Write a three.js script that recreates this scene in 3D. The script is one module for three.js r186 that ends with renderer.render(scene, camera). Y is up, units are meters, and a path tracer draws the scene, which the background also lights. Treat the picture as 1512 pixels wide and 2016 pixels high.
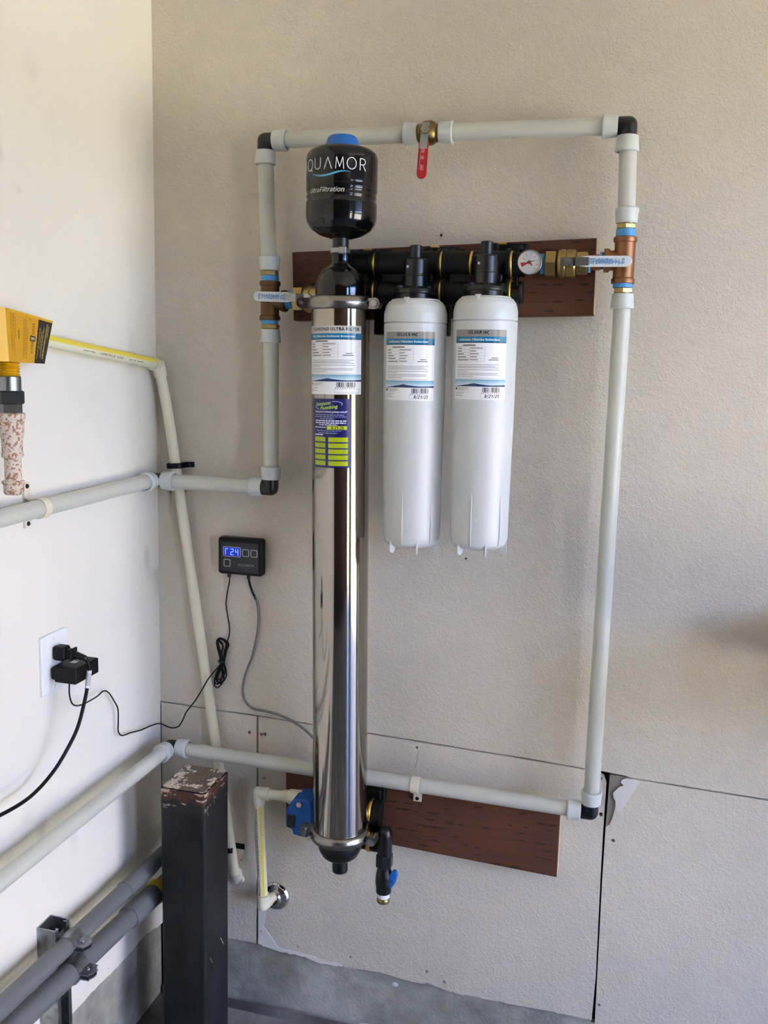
import * as THREE from 'three';
import { RoundedBoxGeometry } from 'three/addons/geometries/RoundedBoxGeometry.js';
import { mergeGeometries, toCreasedNormals } from 'three/addons/utils/BufferGeometryUtils.js';
import { Sky } from 'three/addons/objects/Sky.js';

// ---------- camera, sky, sun, exposure ----------
const scene = new THREE.Scene();
const camera = new THREE.PerspectiveCamera(58.892, 1512 / 2016, 0.05, 200);
camera.position.set(1.0146, 1.5922, 1.84);
camera.rotation.set(-0.15888, 0.25661, 0.02682, 'YXZ');
const renderer = new THREE.WebGLRenderer({ antialias: true });
renderer.setSize(1512, 2016);
renderer.toneMapping = THREE.LinearToneMapping;
renderer.toneMappingExposure = 2.25;
renderer.shadowMap.enabled = true;
const SUN = new THREE.Vector3(-0.30, 0.80, 0.62).normalize();
const sky = new Sky();
sky.name = 'sky';
sky.scale.setScalar(1000);
Object.assign(sky.material.uniforms.turbidity, { value: 8 });
Object.assign(sky.material.uniforms.rayleigh, { value: 0.7 });
Object.assign(sky.material.uniforms.mieCoefficient, { value: 0.004 });
Object.assign(sky.material.uniforms.mieDirectionalG, { value: 0.75 });
sky.material.uniforms.sunPosition.value.copy(SUN);
Object.assign(sky.material.uniforms.cloudCoverage, { value: 0.61 });
Object.assign(sky.material.uniforms.cloudDensity, { value: 0.6 });
Object.assign(sky.material.uniforms.cloudElevation, { value: 0.5 });
scene.add(sky);
scene.backgroundIntensity = 5.2;
const sun = new THREE.DirectionalLight(new THREE.Color(1, 0.94, 0.69), 34);
sun.position.copy(SUN).multiplyScalar(30).add(new THREE.Vector3(9, 0, 3));
sun.target.position.set(9, 0, 3);
sun.castShadow = true;
Object.assign(sun.shadow.camera, { left: -16, right: 16, top: 16, bottom: -16, near: 1, far: 80 });
sun.shadow.mapSize.set(2048, 2048);
scene.add(sun, sun.target);

// ---------- helpers ----------
let seed = 7;
const rnd = () => ((seed = (seed * 16807) % 2147483647) / 2147483647);
const V = (x, y, z) => new THREE.Vector3(x, y, z);
const used = new Map();
function numbered(n) { const k = used.get(n) ?? 0; used.set(n, k + 1); return k ? n + '_' + String(k).padStart(3, '0') : n; }
function shade(o) { o.castShadow = o.receiveShadow = true; return o; }
function thing(name, label, category, base, group) {
  const o = new THREE.Group(); o.name = numbered(name); o.position.copy(base); o.userData = { label, category };
  if (group) o.userData.group = group;
  scene.add(o); return o;
}
function baseOf(p) { let q = p; while (q.parent && q.parent !== scene) q = q.parent; return q.isGroup ? q.position : V(0, 0, 0); }
const flat = (g) => { const n = g.index ? g.toNonIndexed() : g.clone(); for (const k of Object.keys(n.attributes)) if (!['position', 'normal', 'uv'].includes(k)) n.deleteAttribute(k); return n; };
const merge = (list) => (list.length === 1 ? list[0] : mergeGeometries(list.map(flat)));
// a part built in world coordinates, moved to the frame of the thing it belongs to
function part(name, geos, m, parent, label) {
  const g = merge([].concat(geos)), b = baseOf(parent);
  g.translate(-b.x, -b.y, -b.z);
  const o = shade(new THREE.Mesh(g, m)); o.name = name;
  if (label) o.userData.label = label;
  parent.add(o); return o;
}
function struct(name, geos, m, parent) {
  const gs = [].concat(geos).map((g) => (g.type === 'BoxGeometry' ? metreUV(g) : g));
  const o = shade(new THREE.Mesh(merge(gs), m)); o.name = name;
  if (!parent) o.userData.kind = 'structure';
  (parent ?? scene).add(o); return o;
}
function orient(g, at, dir) {            // +Y of g along dir
  const q = new THREE.Quaternion().setFromUnitVectors(V(0, 1, 0), dir.clone().normalize());
  return g.applyMatrix4(new THREE.Matrix4().compose(at, q, V(1, 1, 1)));
}
function rod(a, b, r, seg = 40, r2 = r) {
  const d = b.clone().sub(a), L = d.length();
  return orient(new THREE.CylinderGeometry(r2, r, L, seg, 1), a.clone().addScaledVector(d, 0.5), d);
}
function turn(profile, at, dir = V(0, 1, 0), seg = 56, t0 = 0, t1 = Math.PI * 2) {   // profile: [radius, height] pairs
  return orient(new THREE.LatheGeometry(profile.map(([r, h]) => new THREE.Vector2(r, h)), seg, t0, t1), at, dir);
}
function soft(profile, cut = 0.0012, n = 3) { // rounds the corners of a lathe profile
  const out = [profile[0]];
  for (let i = 1; i < profile.length - 1; i++) {
    const p = new THREE.Vector2(...profile[i]), a = new THREE.Vector2(...profile[i - 1]), b = new THREE.Vector2(...profile[i + 1]);
    const da = a.clone().sub(p), db = b.clone().sub(p), ca = Math.min(cut, da.length() * 0.45), cb = Math.min(cut, db.length() * 0.45);
    const s = p.clone().addScaledVector(da.normalize(), ca), e = p.clone().addScaledVector(db.normalize(), cb);
    for (let k = 0; k <= n; k++) { const t = k / n, u = 1 - t; out.push([s.x * u * u + 2 * p.x * u * t + e.x * t * t, s.y * u * u + 2 * p.y * u * t + e.y * t * t]); }
  }
  out.push(profile.at(-1)); return out;
}
function hexNut(a, b, r, chamfer = 0.0012) {  // six-sided prism between two points
  const d = b.clone().sub(a), L = d.length();
  const g = turn([[0, 0], [r * 0.9, 0], [r, chamfer], [r, L - chamfer], [r * 0.9, L], [0, L]], a, d, 6);
  return toCreasedNormals(g, 0.5);
}
function box(x0, x1, y0, y1, z0, z1, r = 0.002, s = 2) {
  const w = x1 - x0, h = y1 - y0, d = z1 - z0;
  return new RoundedBoxGeometry(w, h, d, s, Math.min(r, w / 2.1, h / 2.1, d / 2.1)).translate((x0 + x1) / 2, (y0 + y1) / 2, (z0 + z1) / 2);
}
const ball = (p, r, sx = 1, sy = 1, sz = 1) => new THREE.SphereGeometry(r, 28, 18).scale(sx, sy, sz).translate(p.x, p.y, p.z);
function cable(points, r, n = 120, seg = 10, tension = 0.5) {
  return new THREE.TubeGeometry(new THREE.CatmullRomCurve3(points.map((p) => V(...p)), false, 'catmullrom', tension), n, r, seg);
}
function shapeOf(points, holes = []) {
  const s = new THREE.Shape(points.map(([x, y]) => new THREE.Vector2(x, y)));
  for (const h of holes) s.holes.push(new THREE.Path(h.map(([x, y]) => new THREE.Vector2(x, y))));
  return s;
}
const plate = (points, depth, bevel = 0, holes = []) => new THREE.ExtrudeGeometry(shapeOf(points, holes), bevel
  ? { depth: depth - 2 * bevel, bevelEnabled: true, bevelThickness: bevel, bevelSize: bevel, bevelOffset: -bevel, bevelSegments: 2 } : { depth, bevelEnabled: false });
const disc = (x, y, r, n = 14) => Array.from({ length: n }, (_, i) => [x + r * Math.cos((i / n) * Math.PI * 2) * (0.9 + 0.2 * rnd()), y + r * Math.sin((i / n) * Math.PI * 2) * (0.9 + 0.2 * rnd())]);
function patch(axis, r, y0, y1, az, arc, seg = 40, lean = null) { // a sheet wrapped on a vertical cylinder; az from +z towards +x
  return new THREE.CylinderGeometry(r, r, y1 - y0, seg, 1, true, az - arc / 2, arc).applyMatrix4(new THREE.Matrix4().compose(V(axis.x, (y0 + y1) / 2, axis.z), new THREE.Quaternion().setFromUnitVectors(V(0, 1, 0), lean ?? V(0, 1, 0)), V(1, 1, 1)));
}

function metreUV(g) {                    // box-mapped uv in metres
  const n = g.index ? g.toNonIndexed() : g, p = n.attributes.position, q = n.attributes.normal, uv = new Float32Array(p.count * 2);
  for (let i = 0; i < p.count; i++) { const a = [q.getX(i), q.getY(i), q.getZ(i)].map(Math.abs); const [u, v] = a[0] > a[1] && a[0] > a[2] ? [p.getZ(i), p.getY(i)] : a[1] > a[2] ? [p.getX(i), p.getZ(i)] : [p.getX(i), p.getY(i)]; uv[2 * i] = u; uv[2 * i + 1] = v; }
  n.setAttribute('uv', new THREE.BufferAttribute(uv, 2)); return n;
}
function roundUV(g, x, z, r) {           // uv in metres round an upright axis
  const n = g.index ? g.toNonIndexed() : g, p = n.attributes.position, uv = new Float32Array(p.count * 2);
  for (let i = 0; i < p.count; i += 3) { const a = [0, 1, 2].map((k) => Math.atan2(p.getX(i + k) - x, p.getZ(i + k) - z)); for (let k = 0; k < 3; k++) { let q = a[k]; if (q - a[0] > Math.PI) q -= 2 * Math.PI; if (a[0] - q > Math.PI) q += 2 * Math.PI; uv[2 * (i + k)] = q * r; uv[2 * (i + k) + 1] = p.getY(i + k); } }
  n.setAttribute('uv', new THREE.BufferAttribute(uv, 2)); return n;
}
// ---------- textures ----------
const S3 = THREE.SRGBColorSpace, W3 = THREE.RepeatWrapping;
function lattice(n, s) { const a = new Float32Array(n * n); let q = s; for (let i = 0; i < a.length; i++) { q = (q * 16807 + 11) % 2147483647; a[i] = q / 2147483647; } return a; }
function tileNoise(size, cells, s) {      // value noise that repeats
  const L = lattice(cells, s), out = new Float32Array(size * size), f = (t) => t * t * (3 - 2 * t);
  for (let y = 0; y < size; y++) for (let x = 0; x < size; x++) {
    const u = (x / size) * cells, v = (y / size) * cells, i = Math.floor(u), j = Math.floor(v), a = f(u - i), b = f(v - j), i1 = (i + 1) % cells, j1 = (j + 1) % cells;
    out[y * size + x] = (L[j * cells + i] * (1 - a) + L[j * cells + i1] * a) * (1 - b) + (L[j1 * cells + i] * (1 - a) + L[j1 * cells + i1] * a) * b;
  }
  return out;
}
function dataMap(size, fn, srgb, rx = 1, ry = rx) {
  const d = new Uint8Array(size * size * 4);
  for (let i = 0; i < size * size; i++) { const c = fn(i, i % size, Math.floor(i / size)); for (let k = 0; k < 3; k++) d[i * 4 + k] = Math.max(0, Math.min(255, c[k] ?? c[0])); d[i * 4 + 3] = 255; }
  const t = new THREE.DataTexture(d, size, size); t.wrapS = t.wrapT = W3; t.magFilter = THREE.LinearFilter; t.minFilter = THREE.LinearMipmapLinearFilter; t.generateMipmaps = true;
  if (srgb) t.colorSpace = S3; t.repeat.set(rx, ry); t.needsUpdate = true; return t;
}
function drawn(w, h, draw) {
  const c = document.createElement('canvas'); c.width = w; c.height = h; draw(c.getContext('2d'), w, h);
  const t = new THREE.CanvasTexture(c); t.colorSpace = S3; t.anisotropy = 8; return t;
}
const nA = tileNoise(512, 90, 11), nB = tileNoise(512, 36, 23), nC = tileNoise(512, 8, 31), nD = tileNoise(512, 170, 47), nE = tileNoise(512, 3, 53);
const orange = dataMap(512, (i) => { const h = Math.min(1, Math.max(0, (nA[i] * 0.5 + nB[i] * 0.5 - 0.36) * 2.4)); return [255 * (h * 0.8 + 0.2 * nD[i])]; }, false, 4.2);
const smoothBump = dataMap(512, (i) => [255 * (nB[i] * 0.5 + nC[i] * 0.5)], false, 1.5);
const wallMap = dataMap(512, (i) => { const s = 1 - 0.05 * nC[i] - 0.05 * nE[i] - 0.02 * nA[i]; return [213 * s, 204 * s, 187 * s]; }, true, 0.45);
const wallMap2 = dataMap(512, (i) => { const smudge = Math.max(0, nB[i] - 0.8) * Math.max(0, nC[i] - 0.55) * 1.6, s = 1 - 0.05 * nE[i] - 0.03 * nC[i] - smudge; return [231 * s, 227 * s, 214 * s]; }, true, 0.55);
const concreteMap = dataMap(512, (i) => { const s = 0.72 + 0.3 * nC[i] + 0.12 * nB[i] - 0.1 * Math.max(0, nA[i] - 0.7), w = nE[i]; return [168 * s, (165 + 3 * w) * s, (152 + 10 * w) * s]; }, true, 1.6);
const floorMap = dataMap(512, (i) => { const s = 0.6 + 0.5 * nC[i] + 0.12 * nA[i]; return [128 * s, 127 * s, 124 * s]; }, true, 1.3);
const roughBump = dataMap(512, (i) => [255 * (0.5 * nA[i] + 0.3 * nB[i] + 0.2 * nD[i])], false, 2);
const woodSize = 512;
const woodLines = Array.from({ length: 170 }, () => [Math.floor(rnd() * 512), Math.floor(rnd() * 22) * 23 + Math.floor(rnd() * 5), 20 + rnd() * 16]);
const incised = new Float32Array(512 * 512);
for (const [x, y, l] of woodLines) for (let k = 0; k < l; k++) for (let w = -2; w <= 2; w++) { const q = Math.sin((k / l) * Math.PI) * (1 - Math.abs(w) / 3); const at = ((y + w + 512) % 512) * 512 + ((x + k) % 512 | 0); incised[at] = Math.max(incised[at], q); }
const grain = new Float32Array(512 * 512);
for (let y = 0; y < 512; y++) for (let x = 0; x < 512; x++) { const sy = (y + 18 * nC[(y * 512) + (x >> 2)]) | 0; grain[y * 512 + x] = nB[((sy * 3) % 512) * 512 + (x >> 4)] * 0.5 + nA[((sy * 2) % 512) * 512 + (x >> 5)] * 0.5; }
const woodMap = dataMap(woodSize, (i, x, y) => { const s = 0.86 + 0.2 * grain[i] + 0.14 * nE[i] + 0.08 * nC[i], k = 1 - 0.7 * incised[i]; return [82 * s * k, 45 * s * k, 25 * s * k]; }, true, 2.9, 2.9);
const woodBump = dataMap(woodSize, (i) => [255 * (0.75 + 0.25 * grain[i] - 0.75 * incised[i])], false, 2.9, 2.9);
const rustMap = dataMap(512, (i) => { const k = THREE.MathUtils.smoothstep(nB[i] * 0.75 + nA[i] * 0.25, 0.55, 0.68), d = 0.9 + 0.15 * nD[i]; return [(208 * (1 - k) + 160 * k) * d, (194 * (1 - k) + 116 * k) * d, (180 * (1 - k) + 92 * k) * d]; }, true, 9);
const steelMap = dataMap(512, (i, x, y) => { const s = 0.75 + 0.4 * nC[i] + 0.2 * nB[i]; return [40 * s, 40 * s, 42 * s]; }, true, 4, 1.2);
const galvMap = dataMap(512, (i) => { const s = 0.82 + 0.3 * nB[i]; return [150 * s, 154 * s, 156 * s]; }, true, 3);

// ---------- materials ----------
const std = (color, roughness, extra = {}) => new THREE.MeshStandardMaterial({ color, roughness, metalness: 0, ...extra });
const metal = (color, roughness, extra = {}) => std(color, roughness, { metalness: 1, ...extra });
const M = {
  wall: std('#ffffff', 0.85, { map: wallMap, bumpMap: orange, bumpScale: 0.0006 }),
  wallSide: std('#ffffff', 0.75, { map: wallMap2, bumpMap: smoothBump, bumpScale: 0.0008 }),
  gap: std('#0b0a09', 0.95), gypsum: std('#8d8378', 0.95, { bumpMap: roughBump, bumpScale: 0.0008 }), paper: std('#d8d5ce', 0.9, { bumpMap: roughBump, bumpScale: 0.0004 }),
  concrete: std('#ffffff', 0.9, { map: concreteMap, bumpMap: roughBump, bumpScale: 0.001 }), floor: std('#ffffff', 0.32, { map: floorMap, bumpMap: roughBump, bumpScale: 0.0002 }),
  ceiling: std('#d8d2c8', 0.9), brownWall: std('#3a2619', 0.8), darkWall: std('#8a8378', 0.9), drive: std('#b8a890', 0.95), skyBlocker: std('#5c5644', 0.95),  // last colour is for the added sky blocker outside
  wood: std('#ffffff', 0.78, { map: woodMap, bumpMap: woodBump, bumpScale: 0.0016 }), cut: std('#c9b493', 0.85),
  pipe: new THREE.MeshPhysicalMaterial({ color: '#d7d8cd', roughness: 0.3, transmission: 0.3, thickness: 0, specularIntensity: 0.8 }),
  nut: std('#c3c7c2', 0.34), black: std('#08090a', 0.32), blackMatte: new THREE.MeshPhysicalMaterial({ color: '#060707', roughness: 0.5, specularIntensity: 0.5 }), tank: std('#070708', 0.12, { }),
  steel: metal('#a39b8f', 0.08), ring: metal('#8f8b85', 0.26), chrome: metal('#d2d2d2', 0.05), zinc: metal('#9b9d9e', 0.32),
  brass: metal('#a08a58', 0.3), brassDark: metal('#7d6a40', 0.36), bronze: metal('#94694a', 0.46), bronzeDull: metal('#6f5640', 0.52), copper: metal('#b5714f', 0.35),
  tape: std('#4f97cf', 0.6), white: std('#c6c8c5', 0.33), fin: std('#cbcdca', 0.4), lever: std('#d8dcdd', 0.4), red: std('#a80614', 0.3), yellowClip: metal('#dcb65c', 0.3),
  cream: std('#ddd7bd', 0.38), creamStrap: std('#d8cfb9', 0.5), stripe: std('#e2cb45', 0.4), blue: std('#1156a6', 0.4), blueHandle: std('#0d5fae', 0.4), capBlue: std('#0e62b4', 0.45),
  outlet: std('#e4e6e4', 0.3), conduit: std('#65686a', 0.5), galv: metal('#ffffff', 0.42, { map: galvMap }), post: std('#ffffff', 0.5, { map: steelMap, metalness: 0.55, bumpMap: roughBump, bumpScale: 0.0003 }),
  yellow: std('#d9a716', 0.35), yellowTag: std('#e0c010', 0.5), rust: std('#ffffff', 0.75, { map: rustMap, bumpMap: roughBump, bumpScale: 0.0006 }), greyCable: std('#6f6c68', 0.5), screen: std('#15181a', 0.35), grey: std('#b9bdbc', 0.5),
};
const printed = (t, roughness = 0.3, extra = {}) => std('#ffffff', roughness, { map: t, ...extra });

// ---------- the room ----------
const FY = 0.045;
const RX = 3.8, RZ = 3.75, CY = 2.78;
const floor = struct('floor', new THREE.BoxGeometry(RX + 0.6, 0.2, RZ + 0.6).translate(RX / 2, FY - 0.1, RZ / 2), M.floor);
struct('ceiling', new THREE.BoxGeometry(RX + 0.6, 0.2, RZ + 0.6).translate(RX / 2, CY + 0.1, RZ / 2), M.ceiling);
struct('wall_front', new THREE.BoxGeometry(RX + 0.6, CY - FY, 0.2).translate(RX / 2, (CY + FY) / 2, RZ + 0.1), M.brownWall);
const DOORS = [[0.38, 2.0], [2.75, 3.5]];
struct('wall_right', [...DOORS.length ? [[-0.3, DOORS[0][0]], [DOORS[0][1], DOORS[1][0]], [DOORS[1][1], RZ + 0.3]] : []].map(([a, b]) => new THREE.BoxGeometry(0.2, CY - FY, b - a).translate(RX + 0.1, (CY + FY) / 2, (a + b) / 2))
  .concat(DOORS.map(([a, b]) => new THREE.BoxGeometry(0.2, CY - 2.35, b - a).translate(RX + 0.1, (CY + 2.35) / 2, (a + b) / 2))), M.darkWall);
struct('driveway', new THREE.BoxGeometry(40, 0.2, 60).translate(RX + 20.3, FY - 0.12, 0), M.drive);
struct('added_sky_blocker', new THREE.BoxGeometry(0.3, 3, 60).translate(RX + 9, 1.5, 0), M.skyBlocker);  // unseen blocker, added to cut off the low sky light

struct('added_ledge_1', [box(1.43, 2.3, 1.03, 1.18, 0, 0.32, 0.004)], M.darkWall);  // added ledge out of view, shades a band of the back wall
// back wall: sheets of drywall with open joints over dark framing
const hole = (x, y, r = 0.0028) => disc(x, y, r * 1.35);
const rag = (pts, amp, step = 0.012) => { const out = []; for (let i = 0; i < pts.length - 1; i++) { const [a, b] = [pts[i], pts[i + 1]], n = Math.max(1, Math.round(Math.hypot(b[0] - a[0], b[1] - a[1]) / step)); for (let k = 0; k < n; k++) out.push([a[0] + ((b[0] - a[0]) * k) / n + (k ? (rnd() - 0.5) * amp : 0), a[1] + ((b[1] - a[1]) * k) / n + (rnd() - 0.5) * amp]); } out.push(pts.at(-1)); return out; };
const backWall = struct('wall_back', new THREE.BoxGeometry(RX + 0.6, CY - FY + 0.2, 0.2).translate(RX / 2, (CY + FY) / 2, -0.118), M.gap);
const sheet = (pts, holes = [], m = M.wall, depth = 0.0125, front = 0) => struct('drywall_panel', plate(pts, depth, 0, holes).translate(0, 0, front - depth), m, backWall);
const seam = [[0.0, 0.8011], [0.06, 0.8003], [0.0875, 0.7995], [0.13, 0.7985], [0.2468, 0.7972], [0.36, 0.794], [0.5058, 0.7903], [0.72, 0.784], [0.937, 0.7771], [1.005, 0.7735]];
sheet([...rag(seam, 0.0016, 0.02), [1.02, 0.7735], [1.062, 0.7705], ...rag([[1.075, 0.768], [1.18, 0.7655], [1.3386, 0.7615], [RX, 0.71]], 0.001, 0.05), [RX, CY], [0, CY]],
  [hole(0.6339, 1.8543, 0.0022), hole(0.7111, 1.2005, 0.002), hole(0.0688, 1.3027, 0.0022), hole(0.031, 1.3004, 0.0022)]);
const low = (list) => list.map(([x, y]) => [x, y - 0.0032]);
const crack = [[0.6205, 0.7665], [0.6232, 0.758], [0.6205, 0.751], [0.6222, 0.742], [0.6195, 0.732], [0.6178, 0.722], [0.6188, 0.722], [0.6207, 0.732], [0.6234, 0.742], [0.6218, 0.751], [0.6244, 0.758], [0.6218, 0.7665]];
sheet([[0.003, 0.222], ...rag([[0.05, 0.224], [0.1826, 0.2239], [0.2435, 0.2241]], 0.002), [0.2445, 0.4], [0.2435, 0.7], [0.2428, 0.794], ...low(seam).filter((p) => p[0] < 0.24).reverse()],
  [hole(0.2256, 0.7528), hole(0.206, 0.4325, 0.002), disc(0.2118, 0.253, 0.002)]);
sheet([[0.2478, 0.794], [0.2482, 0.7], [0.2495, 0.42], [0.2495, 0.226], ...rag([[0.2525, 0.2235], [0.2975, 0.2206], [0.3678, 0.2193], [0.3995, 0.2108], [0.4806, 0.2102], [0.5418, 0.2131], [0.6144, 0.2064], [0.655, 0.2055], [0.6625, 0.2115], [0.672, 0.2105], [0.69, 0.2035], [0.7327, 0.199], [0.8474, 0.1993], [0.9588, 0.2007], [1.0295, 0.2]], 0.003),
  [1.0316, 0.3], [1.0275, 0.52], [1.0262, 0.63], [1.0258, 0.748], [1.018, 0.762], ...low(seam).filter((p) => p[0] > 0.25).reverse()],
  [hole(0.2545, 0.7517), hole(0.2632, 0.7529, 0.0035), hole(0.2572, 0.2588, 0.0018), hole(0.2545, 0.245, 0.003), hole(0.3485, 0.2376), hole(0.4788, 0.2371), hole(0.6597, 0.2379, 0.0034), hole(0.7015, 0.2214, 0.0032), hole(1.0181, 0.7575, 0.003), hole(1.0193, 0.6777, 0.0034), hole(0.6205, 0.771, 0.0024), disc(0.6212, 0.7635 - 0.0145, 0.0001), hole(0.2626, 0.6464, 0.0026), crack.slice(0, 12)].filter((h) => h.length > 8 && Math.abs(h[0][0] - h[6][0]) > 0.0002));
const torn = [[1.079, 0.7655], [1.066, 0.7655], [1.0565, 0.7605], [1.0545, 0.755], [1.061, 0.7495], [1.052, 0.744], [1.0465, 0.7375], [1.0405, 0.7285], [1.0415, 0.7205], [1.0462, 0.7125], [1.0466, 0.698], [1.045, 0.684], [1.0415, 0.668], [1.0372, 0.657], [1.0306, 0.6515]];
sheet([...torn.slice().reverse().map(([x, y]) => [x, y]), [1.18, 0.762], [1.3386, 0.758], [RX, 0.706], [RX, 0.19], [1.0365, 0.19], [1.0345, 0.32], [1.0312, 0.52]].reverse(), [hole(1.0475, 0.6236), hole(1.0424, 0.2393)]);
struct('torn_core', plate([[1.0305, 0.645], [1.0318, 0.766], [1.052, 0.7675], [1.085, 0.765], [1.07, 0.65]], 0.01).translate(0, 0, -0.0128), M.gypsum, backWall);
struct('torn_paper', plate(rag([[1.0565, 0.7603], [1.062, 0.7635], [1.083, 0.764], [1.094, 0.7595], [1.086, 0.748], [1.081, 0.735], [1.072, 0.722], [1.066, 0.706], [1.058, 0.692], [1.05, 0.69], [1.0464, 0.7125], [1.0417, 0.7205], [1.0407, 0.7285], [1.0467, 0.7375], [1.052, 0.744], [1.061, 0.7495], [1.0545, 0.755]], 0.002, 0.006), 0.0009).translate(0, 0, 0.0001), M.paper, backWall);
struct('repair_patch', plate([[0.2505, 0.2255], [0.2505, 0.318], [0.2695, 0.3195], [0.2665, 0.29], [0.263, 0.272], [0.278, 0.256], [0.302, 0.224], [0.297, 0.2215], [0.26, 0.2235]], 0.0008, 0, [hole(0.2572, 0.2588, 0.0018), hole(0.2545, 0.245, 0.003)]).translate(0, 0, 0.0002), M.paper, backWall);
struct('paper_scrap', plate(rag([[0.26, 0.2225], [0.3, 0.2255], [0.36, 0.2235], [0.41, 0.2175], [0.46, 0.2145], [0.46, 0.2085], [0.41, 0.207], [0.37, 0.2145], [0.3, 0.217]], 0.004, 0.008), 0.0012).translate(0, 0, 0.0006), M.paper, backWall);
struct('stem_wall', [new THREE.BoxGeometry(1.028, 0.3, 0.1).translate(0.514, 0.08, -0.057), new THREE.BoxGeometry(RX - 1.028, 0.26, 0.1).translate((RX + 1.028) / 2, 0.06, -0.0575), new THREE.BoxGeometry(0.1, 0.34, RZ).translate(-0.057, 0.1, RZ / 2)], M.concrete);
struct('cove', new THREE.ExtrudeGeometry(shapeOf([[-0.008, 0], [0.012, 0], [0.004, 0.01], [-0.004, 0.022], [-0.008, 0.026]]), { depth: RX, bevelEnabled: false }).rotateY(Math.PI / 2).translate(0, FY, 0), M.floor, floor);
struct('concrete_spot', ball(V(0.53, 0.062, -0.007), 0.03, 1, 0.26, 0.06), M.paper, floor);
struct('concrete_spot', ball(V(0.587, 0.185, -0.007), 0.007, 1, 0.8, 0.2), M.paper, floor);

// side wall
const leftWall = struct('wall_left', new THREE.BoxGeometry(0.2, CY - FY + 0.2, RZ + 0.4).translate(-0.114, (CY + FY) / 2, RZ / 2), M.gap);
const leftEdge = rag([[0.0, 0.232], [0.0094, 0.234], [0.03, 0.236], [0.0537, 0.2435], [0.0775, 0.2508], [0.1009, 0.2529], [0.1465, 0.252], [0.19, 0.2523], [0.2218, 0.2553], [0.311, 0.2636], [0.3843, 0.2649], [0.9, 0.27]], 0.0035, 0.015);
struct('drywall_panel', plate([...leftEdge, [RZ, 0.27], [RZ, CY], [0, CY]], 0.0125, 0, [disc(0.0595, 0.2655, 0.0026), disc(0.245, 0.275, 0.0018)]).rotateY(-Math.PI / 2), M.wallSide, leftWall);
struct('corner_crack', plate([[0.0, 0.24], [0.0022, 0.24], [0.0012, 0.6], [0.0018, 0.79], [0, 0.8]], 0.001).translate(0, 0, 0.0001), M.gap, backWall);

// ---------- the wooden boards ----------
function board(label, pts, dark) {
  const t = thing('wooden_board', label, 'board', V(pts[0][0], pts[0][1], 0));
  part('plank', plate(pts, 0.038, 0.0022), M.wood, t);
  const [br, tr] = [pts[1], pts[2]];
  part('cut_end', plate([[br[0] - 0.0005, br[1] + 0.002], [br[0] + 0.0009, br[1] + 0.002], [tr[0] + 0.0009, tr[1] - 0.002], [tr[0] - 0.0005, tr[1] - 0.002]], 0.0335).translate(0, 0, 0.0022), M.cut, t, 'pale sawn end of the board');
  return t;
}
board('reddish brown wooden board behind the filter heads and pressure gauge', [[0.3363, 1.6814], [0.9421, 1.6996], [0.9399, 1.8413], [0.3315, 1.8189]]);
board('dark brown wooden board under the lower white pipe, behind the foot of the steel tube', [[0.3305, 0.562], [0.9383, 0.5403], [0.9378, 0.6808], [0.3293, 0.6929]]);

// ---------- white plastic pipework ----------
const PR = 0.0158;
function whitePipe(label, a, b) {
  const t = thing('water_pipe', label, 'pipe', a);
  part('tube', rod(a, b, PR, 48), M.pipe, t);
  return t;
}
const NUT = [[0.014, 0], [0.0192, 0], [0.0196, 0.004], [0.0205, 0.016], [0.0214, 0.022], [0.0214, 0.026], [0.0192, 0.0275], [0.0164, 0.0275]];
const nutAt = (at, dir) => turn(soft(NUT, 0.0012), at, dir, 56);
function elbow(label, c, d1, d2) {
  const t = thing('elbow_fitting', label, 'elbow', c), off = 0.0182;
  part('body', [rod(c, c.clone().addScaledVector(d1, off + 0.001), PR), rod(c, c.clone().addScaledVector(d2, off + 0.001), PR), ball(c, PR)], M.black, t);
  for (const d of [d1, d2]) part('collet_nut', nutAt(c.clone().addScaledVector(d, off), d), M.nut, t, 'white collet nut');
  return t;
}
const X = V(1, 0, 0), Y = V(0, 1, 0), Zd = V(0, 0, 1), XN = V(-1, 0, 0), YN = V(0, -1, 0);
const PZ = 0.065;
whitePipe('top white pipe from the corner-side elbow to the red-handled valve, partly behind the black tank', V(0.322, 2.0303, PZ), V(0.576, 2.0322, PZ));
whitePipe('top white pipe from the red-handled valve to the far elbow', V(0.66, 2.0328, PZ), V(0.942, 2.0327, PZ));
whitePipe('short upright white pipe beside the black tank, above the tee with the white handle', V(0.2846, 1.992, PZ), V(0.2932, 1.795, PZ));
whitePipe('upright white pipe between the bronze tee and the elbow over the black controller', V(0.2988, 1.645, PZ), V(0.3008, 1.37, PZ));
whitePipe('level white pipe crossing the diagonal cream pipe above the black controller', V(0.07, 1.3338, PZ), V(0.26, 1.333, PZ));
whitePipe('short upright white pipe above the brass valve with pressure gauge', V(0.9862, 1.995, PZ), V(0.9913, 1.87, PZ));
whitePipe('tallest upright white pipe, beside the two white filters', V(0.9944, 1.73, PZ), V(0.9976, 0.752, PZ));
whitePipe('long level white pipe passing behind the steel tube along the top of the lower board', V(0.095, 0.7212, PZ), V(0.955, 0.713, PZ));
whitePipe('white pipe on the side wall under the yellow shield, held by a cream strap', V(0.03, 1.335, 0.1), V(0.03, 1.3235, 1.0));
whitePipe('white pipe on the side wall sloping down below the power outlet', V(0.06, 0.7245, 0.1), V(0.06, 0.7325, 1.0));
elbow('black elbow with white nuts at the top pipe end nearest the corner', V(0.2838, 2.0298, PZ), X, YN);
elbow('black elbow with white nuts at the top pipe end above the gauge valve', V(0.9845, 2.0327, PZ), XN, YN);
elbow('black elbow with white nuts at the foot of the tallest white pipe', V(0.9978, 0.7122, PZ), XN, Y);
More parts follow.
